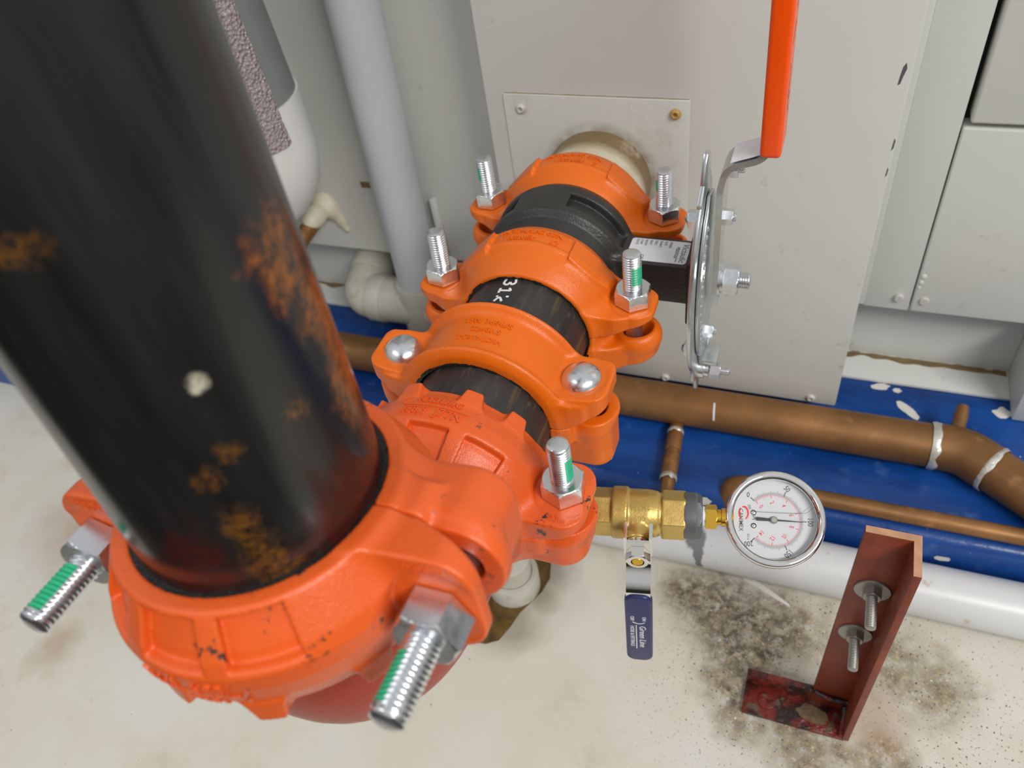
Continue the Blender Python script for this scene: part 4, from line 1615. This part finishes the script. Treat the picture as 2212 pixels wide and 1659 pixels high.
# ------------------------------------------------------------------ floor drain
pd = obj('puddle', place(prism([(-70, -330), (-52, -329), (-41, -322), (-35, -306), (-31, -290), (-24, -276), (-17, -262), (-14, -246), (-18, -230), (-30, -222), (-50, -216), (-74, -214), (-100, -228), (-112, -262), (-108, -300), (-92, -326)], .8), (0, 0, -332), np.eye(3)),
         'puddle', None, 0, at=(-60, -270, -332))
tag(pd, 'brown puddle on the floor below the red-orange couplings', 'puddle')
dp = thing('floor_drain', (-50, -262, -331), 'white plastic drain stub standing in the brown puddle', 'pipe')
obj('collar', place(lathe([(20, 0), (26, 0), (26, 24), (25, 25.5), (20.5, 25.5), (20, 24), (20, 0)], 40), (-46, -262, -331.4), np.eye(3)), 'pvcfit', dp, 40)
obj('inner_pipe', place(lathe([(0, 0), (19.8, 0), (19.8, 48), (18, 49), (0, 49)], 40), (-46, -262, -331.4), np.eye(3)), 'pvcfit', dp, 40)

# ------------------------------------------------------------------ brass ball valve and gauge
ua = np.array((.982, .188, 0))
ua /= np.linalg.norm(ua)
ub = np.array((ua[1], -ua[0], 0))        # the stem points out of the body towards the viewer
uz = np.array((0, 0, 1.0))
BC = np.array((94.5, -311.7, -87.9))
FV = np.stack([ub, uz, ua], 1)            # local x = stem, y = up, z = along the valve
tee = thing('drain_branch', BC - ua * 96, 'brass drain nipple dropping from the pipe to the ball valve', 'fitting')
q0 = np.array((-.5, -337.0, -41.0))
q1 = BC - ua * 97
obj('outlet_boss', cyl(q0, q0 + (0, 0, -18), 14, 32, 1.5), 'redorange', tee, 40)
obj('elbow_fitting', sweep(bend([q0 + (0, 0, -14), (q1[0], q1[1], BC[2]), BC - ua * 24], 18, 10), 12.5, 28), 'brass', tee, 40)

bvv = thing('ball_valve', BC, 'brass ball valve with a blue vinyl lever hanging down, left of the gauge', 'valve')


def sd_ball(x, y, z):
    """x = stem, y = up, z = valve axis"""
    r = np.hypot(x, y)
    a = (np.arctan2(y, x) + pi / 6) % (pi / 3) - pi / 6
    hexr = r * np.cos(a)
    d = smax(hexr - 14.6, np.maximum(z + 15, -30 - z), .8)
    d = smin(d, smax(r - 18.0, np.abs(z + 10.8) - 5.4, 1.4), .8)
    d = smin(d, smax(r - np.interp(z, [-6, 0, 8, 14, 18], [16.6, 16.6, 16.6, 15.6, 13.2]), np.abs(z - 5) - 13, 1.2), 1.2)
    d = smin(d, smax(hexr - 14.6, np.maximum(z - 33, 17 - z), .8), 1.2)
    d = smin(d, smax(np.hypot(y, z - 2) - 9.0, np.maximum(x - 24, -x), 1.0), 3)
    return d


vb = obj('valve_body', place(nets(sd_ball, (-20, -20, -32), (27, 20, 36), .7), BC, FV), 'brass', bvv, 180)


def on_ball(geo, u0, th0, r):
    """lettering on the brass barrel: reads along the valve"""
    v = np.asarray(geo[0], float)
    th = math.radians(th0) + v[:, 1] / r
    rr = r + v[:, 2]
    return place((np.stack([rr * np.cos(th), rr * np.sin(th), u0 + v[:, 0]], 1), geo[1]), BC, FV)


obj('raised_lettering', join(on_ball(text('WOG', 5, .5, .6), 3, 66, 16.6), on_ball(text('600', 5, .5, .6), 3, 42, 16.6), on_ball(text('DR8', 4.6, .35, .6), 25, 30, 14.5), on_ball(text('cUL', 3.4, .4, .5), -10.5, 60, 18.0)), 'brass', vb, 30)
obj('packing_nut', place(join(lathe([(0, 22), (7.4, 22), (7.4, 25), (6.2, 25.4), (7.4, 26), (7.4, 29), (6.2, 29.4), (6.2, 30), (0, 30)], 32)), BC + ua * 2, np.stack([uz, ua, ub], 1)), 'chrome', bvv, 35)
# lever: strap with ears round the stem, jog, hanging grip
Lc = BC + ua * 2.5
LF = np.stack([ua, -uz, ub], 1)          # local x = right, y = down, z = towards viewer  (left handed handled below)


def strap(path, w, t):
    """path in (down, out); bar of width w across ua"""
    P = np.array(path, float)
    T = np.gradient(P, axis=0)
    T /= np.linalg.norm(T, axis=1)[:, None]
    N_ = np.stack([-T[:, 1], T[:, 0]], 1)
    ws = np.full(len(P), w) if np.isscalar(w) else np.asarray(w)
    V, Fc = [], []
    for i in range(len(P)):
        for (a, s_) in ((-1, -1), (1, -1), (1, 1), (-1, 1)):
            q = P[i] + N_[i] * t / 2 * s_
            V.append(Lc + ua * a * ws[i] / 2 - uz * q[0] + ub * q[1])
    for i in range(len(P) - 1):
        a, b = 4 * i, 4 * i + 4
        for k in range(4):
            Fc.append([a + (k + 1) % 4, a + k, b + k, b + (k + 1) % 4])
    Fc += [[0, 1, 2, 3], [4 * len(P) - 1, 4 * len(P) - 2, 4 * len(P) - 3, 4 * len(P) - 4]]
    return np.array(V), Fc


lp = [(q[0], q[1]) for q in bend([(-11, 30, 0), (15, 30, 0), (30, 43, 0), (110, 47, 0)], 7, 6)]
lv = obj('lever', join(strap(lp, 16.5, 2.2),
                       *[(np.array([Lc + ua * (s_ * 8.2 + dx) - uz * dn + ub * dz for dx in (-1.1, 1.1) for dn in (-16, 4) for dz in ((19, 31))]),
                          [[0, 1, 3, 2], [4, 6, 7, 5], [0, 4, 5, 1], [2, 3, 7, 6], [0, 2, 6, 4], [1, 5, 7, 3]]) for s_ in (-1, 1)]), 'chrome', bvv, 30)
vd = np.array((110.0 - 30, 47 - 43.0))
vd /= np.linalg.norm(vd)
gdir = -uz * vd[0] + ub * vd[1]
gnrm = np.cross(ua, gdir)
if gnrm @ ub < 0:
    gnrm = -gnrm
go = Lc - uz * 33 + ub * 43.2
gg = prism(rrect(19, 86, 7, 8, 0, -43), 5.6, 1.4, 3)
GF = np.stack([ua, -gdir, np.cross(ua, -gdir)], 1)
gr = obj('lever_grip', place(gg, go - gnrm * 2.8 if GF[:, 2] @ gnrm > 0 else go + gnrm * 2.8, GF), 'bluegrip', lv, 40)
tx = []
for (s, sz, down, right, sh, sq) in (('Green Line', 6.6, 51, 2.4, .18, .98), ('HOSE & FITTINGS', 4.0, 51, -4.8, 0, .9), ('ON', 3.8, 27, 3.6, 0, .9), ('OFF', 3.8, 27, -4.6, 0, .9)):
    g = text(s, sz, .1, .05, shear=sh, squeeze=sq)
    tx.append(flat_on(g, go + gdir * down + ua * right + gnrm * 2.85, gdir, ua, gnrm))
for ln in ([(35.5, -1.8), (68, -1.8)],):
    pass
bx = prism([(35.5, -2.2), (68, -2.2), (68, -1.5), (35.5, -1.5)], .1)
tx.append(flat_on(bx, go + gnrm * 2.85, gdir, ua, gnrm))
sw = strokes([[(31.5, -4.5), (33.6, -1), (33.4, 2), (31.5, 4.2)]], .7, .1)
tx.append(flat_on(sw, go + gnrm * 2.85, gdir, ua, gnrm))
obj('printed_text', join(*tx), 'ink_white', gr, 0)
SF = np.stack([uz, ua, ub], 1)
nt_ = obj('lever_nut', place(hexprism(14, 7.5, z0=31.2, hole=4.4), BC + ua * 2.5, SF), 'chrome', bvv, 28)
obj('stem', place(join(lathe([(0, 20), (4.2, 20), (4.2, 37.5), (3.6, 38.6), (0, 38.6)], 24)), BC + ua * 2.5, SF), 'brassbright', bvv, 35)
# grey bushing, its hex and the tape on the gauge thread
bs = obj('reducing_bushing', place(join(lathe([(0, 32), (15.6, 32), (15.8, 33), (15.8, 39.6), (15.2, 40.6), (0, 40.6)], 40), hexprism(26.5, 6.6, z0=37.2)), BC, np.stack([ub, uz, ua], 1)), 'bushing', bvv, 28)
obj('thread_tape', place(lathe([(0, 43), (6.8, 43), (7.0, 44.6), (6.6, 46.4), (0, 46.4)], 28), BC, np.stack([ub, uz, ua], 1)), 'teflon', bvv, 40)

GCt = BC + ua * 90.3
gx = ua                                   # dial "up" runs along the valve, away from it
nv = W(CP) * 1000 - W(GCt) * 1000
nv = nv - (nv @ ua) * ua
nv /= np.linalg.norm(nv)
side = np.cross(nv, gx)
tl = math.radians(9)
nv = nv * math.cos(tl) + (np.cross(gx, nv) if np.cross(gx, nv)[2] > 0 else -np.cross(gx, nv)) * math.sin(tl)
dr = np.cross(gx, nv)                     # dial "right"
DF = np.stack([dr, gx, nv], 1) * .935
ga = thing('pressure_gauge', GCt, 'round chrome pressure gauge with a white dial on the end of the brass valve', 'gauge')
obj('case', place(lathe([(0, -18), (30, -18), (31.5, -16.5), (31.8, -2), (31.8, 3), (30.6, 3), (30.6, -3), (0, -3)], 96), GCt, DF), 'chrome', ga, 35)
obj('bezel_ring', place(lathe([(31.6, -1), (33.6, -.6), (34.2, .6), (34.2, 4.5), (33.6, 6.4), (32.2, 7.3), (30.4, 7.2), (28.9, 6.2), (28.3, 4.6), (28.3, 2.0), (29.2, .5), (30.8, -1)], 128), GCt, DF), 'chrome', ga, 60)
dial = obj('dial', place(lathe([(0, -1.6), (30.4, -1.6), (30.4, -2.6), (0, -2.6)][::-1], 96), GCt, DF), 'dialwhite', ga, 30)
sk = obj('stem_fitting', join(place(hexprism(14.2, 7.6, z0=46.0), BC, np.stack([ub, uz, ua], 1)), place(lathe([(0, 53), (5.2, 53), (5.2, 56), (6.2, 56.4), (6.2, 64), (0, 64)], 28), BC, np.stack([ub, uz, ua], 1))), 'brassbright', ga, 28)
Zd = -1.55


def dialgeo(g, cx=0, cy=0, rot=0.0):
    v = np.asarray(g[0], float)
    c, s_ = math.cos(rot), math.sin(rot)
    return place((np.stack([cx + v[:, 0] * c - v[:, 1] * s_, cy + v[:, 0] * s_ + v[:, 1] * c, v[:, 2] + Zd], 1), g[1]), GCt, DF)


def bar(r0, r1, ang, w, h=.05):
    """radial tick at dial angle ang (clockwise from dial up)"""
    g = prism([(-w / 2, r0), (w / 2, r0), (w / 2, r1), (-w / 2, r1)], h)
    return dialgeo(g, 0, 0, -ang)


def arcband(r, a0, a1, w, n=90):
    V, Fc = [], []
    for t in np.linspace(a0, a1, n):
        for rr in (r - w / 2, r + w / 2):
            V.append((rr * math.sin(t), rr * math.cos(t), .05))
    for i in range(n - 1):
        Fc.append([2 * i, 2 * i + 1, 2 * i + 3, 2 * i + 2])
    return dialgeo((np.array(V), Fc))


sw0, sw1 = -math.radians(135), math.radians(135)
tk = []
for i in range(101):
    a = sw0 + (sw1 - sw0) * i / 100
    big = i % 25 == 0
    tk.append(bar(18.6, 22.2 if big else (20.9 if i % 5 == 0 else 20.1), a, .55 if big else .2))
tk.append(arcband(18.6, sw0, sw1, .16))
for i, s_ in enumerate(('0', '50', '100', '150', '200')):
    a = sw0 + (sw1 - sw0) * i / 4
    rr = 24.6
    tk.append(dialgeo(text(s_, 5.2, .05, .02, squeeze=.8, bold=.03), rr * math.sin(a), rr * math.cos(a), -a * (.62 if i != 2 else 1)))
tk.append(dialgeo(text('CANIMEX', 4.1, .05, .02, squeeze=.9, bold=.02), 0.8, -22.6))
tk.append(dialgeo(text('psi', 3.2, .05, .02, squeeze=.9), -8.6, -16.2))
tk.append(dialgeo(text('kPa', 3.4, .05, .02, squeeze=.8), -1.3, -13.6))
tk.append(dialgeo(text('KL1.6', 2.2, .05, .02, squeeze=.8), 12.6, -17.6))
obj('black_scale', join(*tk), 'ink_black', dial, 0)
rt = []
for i in range(71):
    a = sw0 * .985 + (sw1 - sw0) * .985 * i / 70
    rt.append(bar(17.9 - (2.3 if i % 10 == 0 else (1.5 if i % 5 == 0 else 1.0)), 17.9, a, .42 if i % 10 == 0 else .16))
rt.append(arcband(17.9, sw0 * .985, sw1 * .985, .22))
for i, s_ in enumerate(('0', '2', '4', '6', '8', '10', '12', '14')):
    a = sw0 * .985 + (sw1 - sw0) * .985 * i / 7
    rt.append(dialgeo(text(s_, 4.6, .05, .02, squeeze=.75, bold=.03), 12.6 * math.sin(a), 12.6 * math.cos(a), -a * .35))
# the maker's red double-hook emblem
for (cx, cy, r0, a0, a1) in ((-4.2, -20.6, 3.6, 20, 200), (-4.2, -20.6, 3.6, 215, 330)):
    V, Fc = [], []
    n = 20
    for i in range(n):
        t = math.radians(a0 + (a1 - a0) * i / (n - 1))
        w = 1.5 * math.sin(pi * (i + 1) / (n + 1)) ** .6
        for rr in (r0 - w / 2, r0 + w / 2):
            V.append((cx + rr * 1.25 * math.cos(t), cy + rr * math.sin(t) * .85, .05))
    Fc = [[2 * i, 2 * i + 1, 2 * i + 3, 2 * i + 2] for i in range(n - 1)]
    rt.append(dialgeo((np.array(V), Fc)))
obj('red_scale', join(*rt), 'ink_red', dial, 0)
an = math.radians(1.5)
nd = prism([(-1.3, -11.6), (0, -12.6), (1.3, -11.6), (1.0, -3), (.65, 0), (.2, 19.2), (-.2, 19.2), (-.65, 0), (-1.0, -3)], .5)
nd[0][:, 2] += .9
obj('needle', dialgeo(nd, 0, 0, -an), 'ink_black', ga, 30)
hb = lathe([(2.5, .4), (2.5, 1.8), (1.9, 2.3), (0, 2.3)], 24)
obj('needle_hub', dialgeo(hb), 'dullsteel', ga, 35)
for (x_, y_) in ((-4.8, -13.8), (4.6, -13.8)):
    obj('dial_screw', dialgeo(lathe([(2.0, 0), (1.9, .5), (1.2, 1.0), (0, 1.1)], 20), x_, y_), 'chrome', ga, 40)
obj('glass', place(lathe([(0, 4.4), (28.6, 4.4), (28.6, 3.4), (0, 3.4)][::-1], 96), GCt, DF), 'glass', ga, 30)
ll = strokes([[(-4.7, -14), (-4.6, 12), (-5.4, 22), (-9.5, 26.0)]], .28, .1)
obj('liquid_line', place((ll[0] + np.array((0, 0, 3.2)), ll[1]), GCt, DF), 'ink_grey', ga, 0)

# helper properties are not part of the description
for o in bpy.data.objects:
    if 'org' in o:
        del o['org']
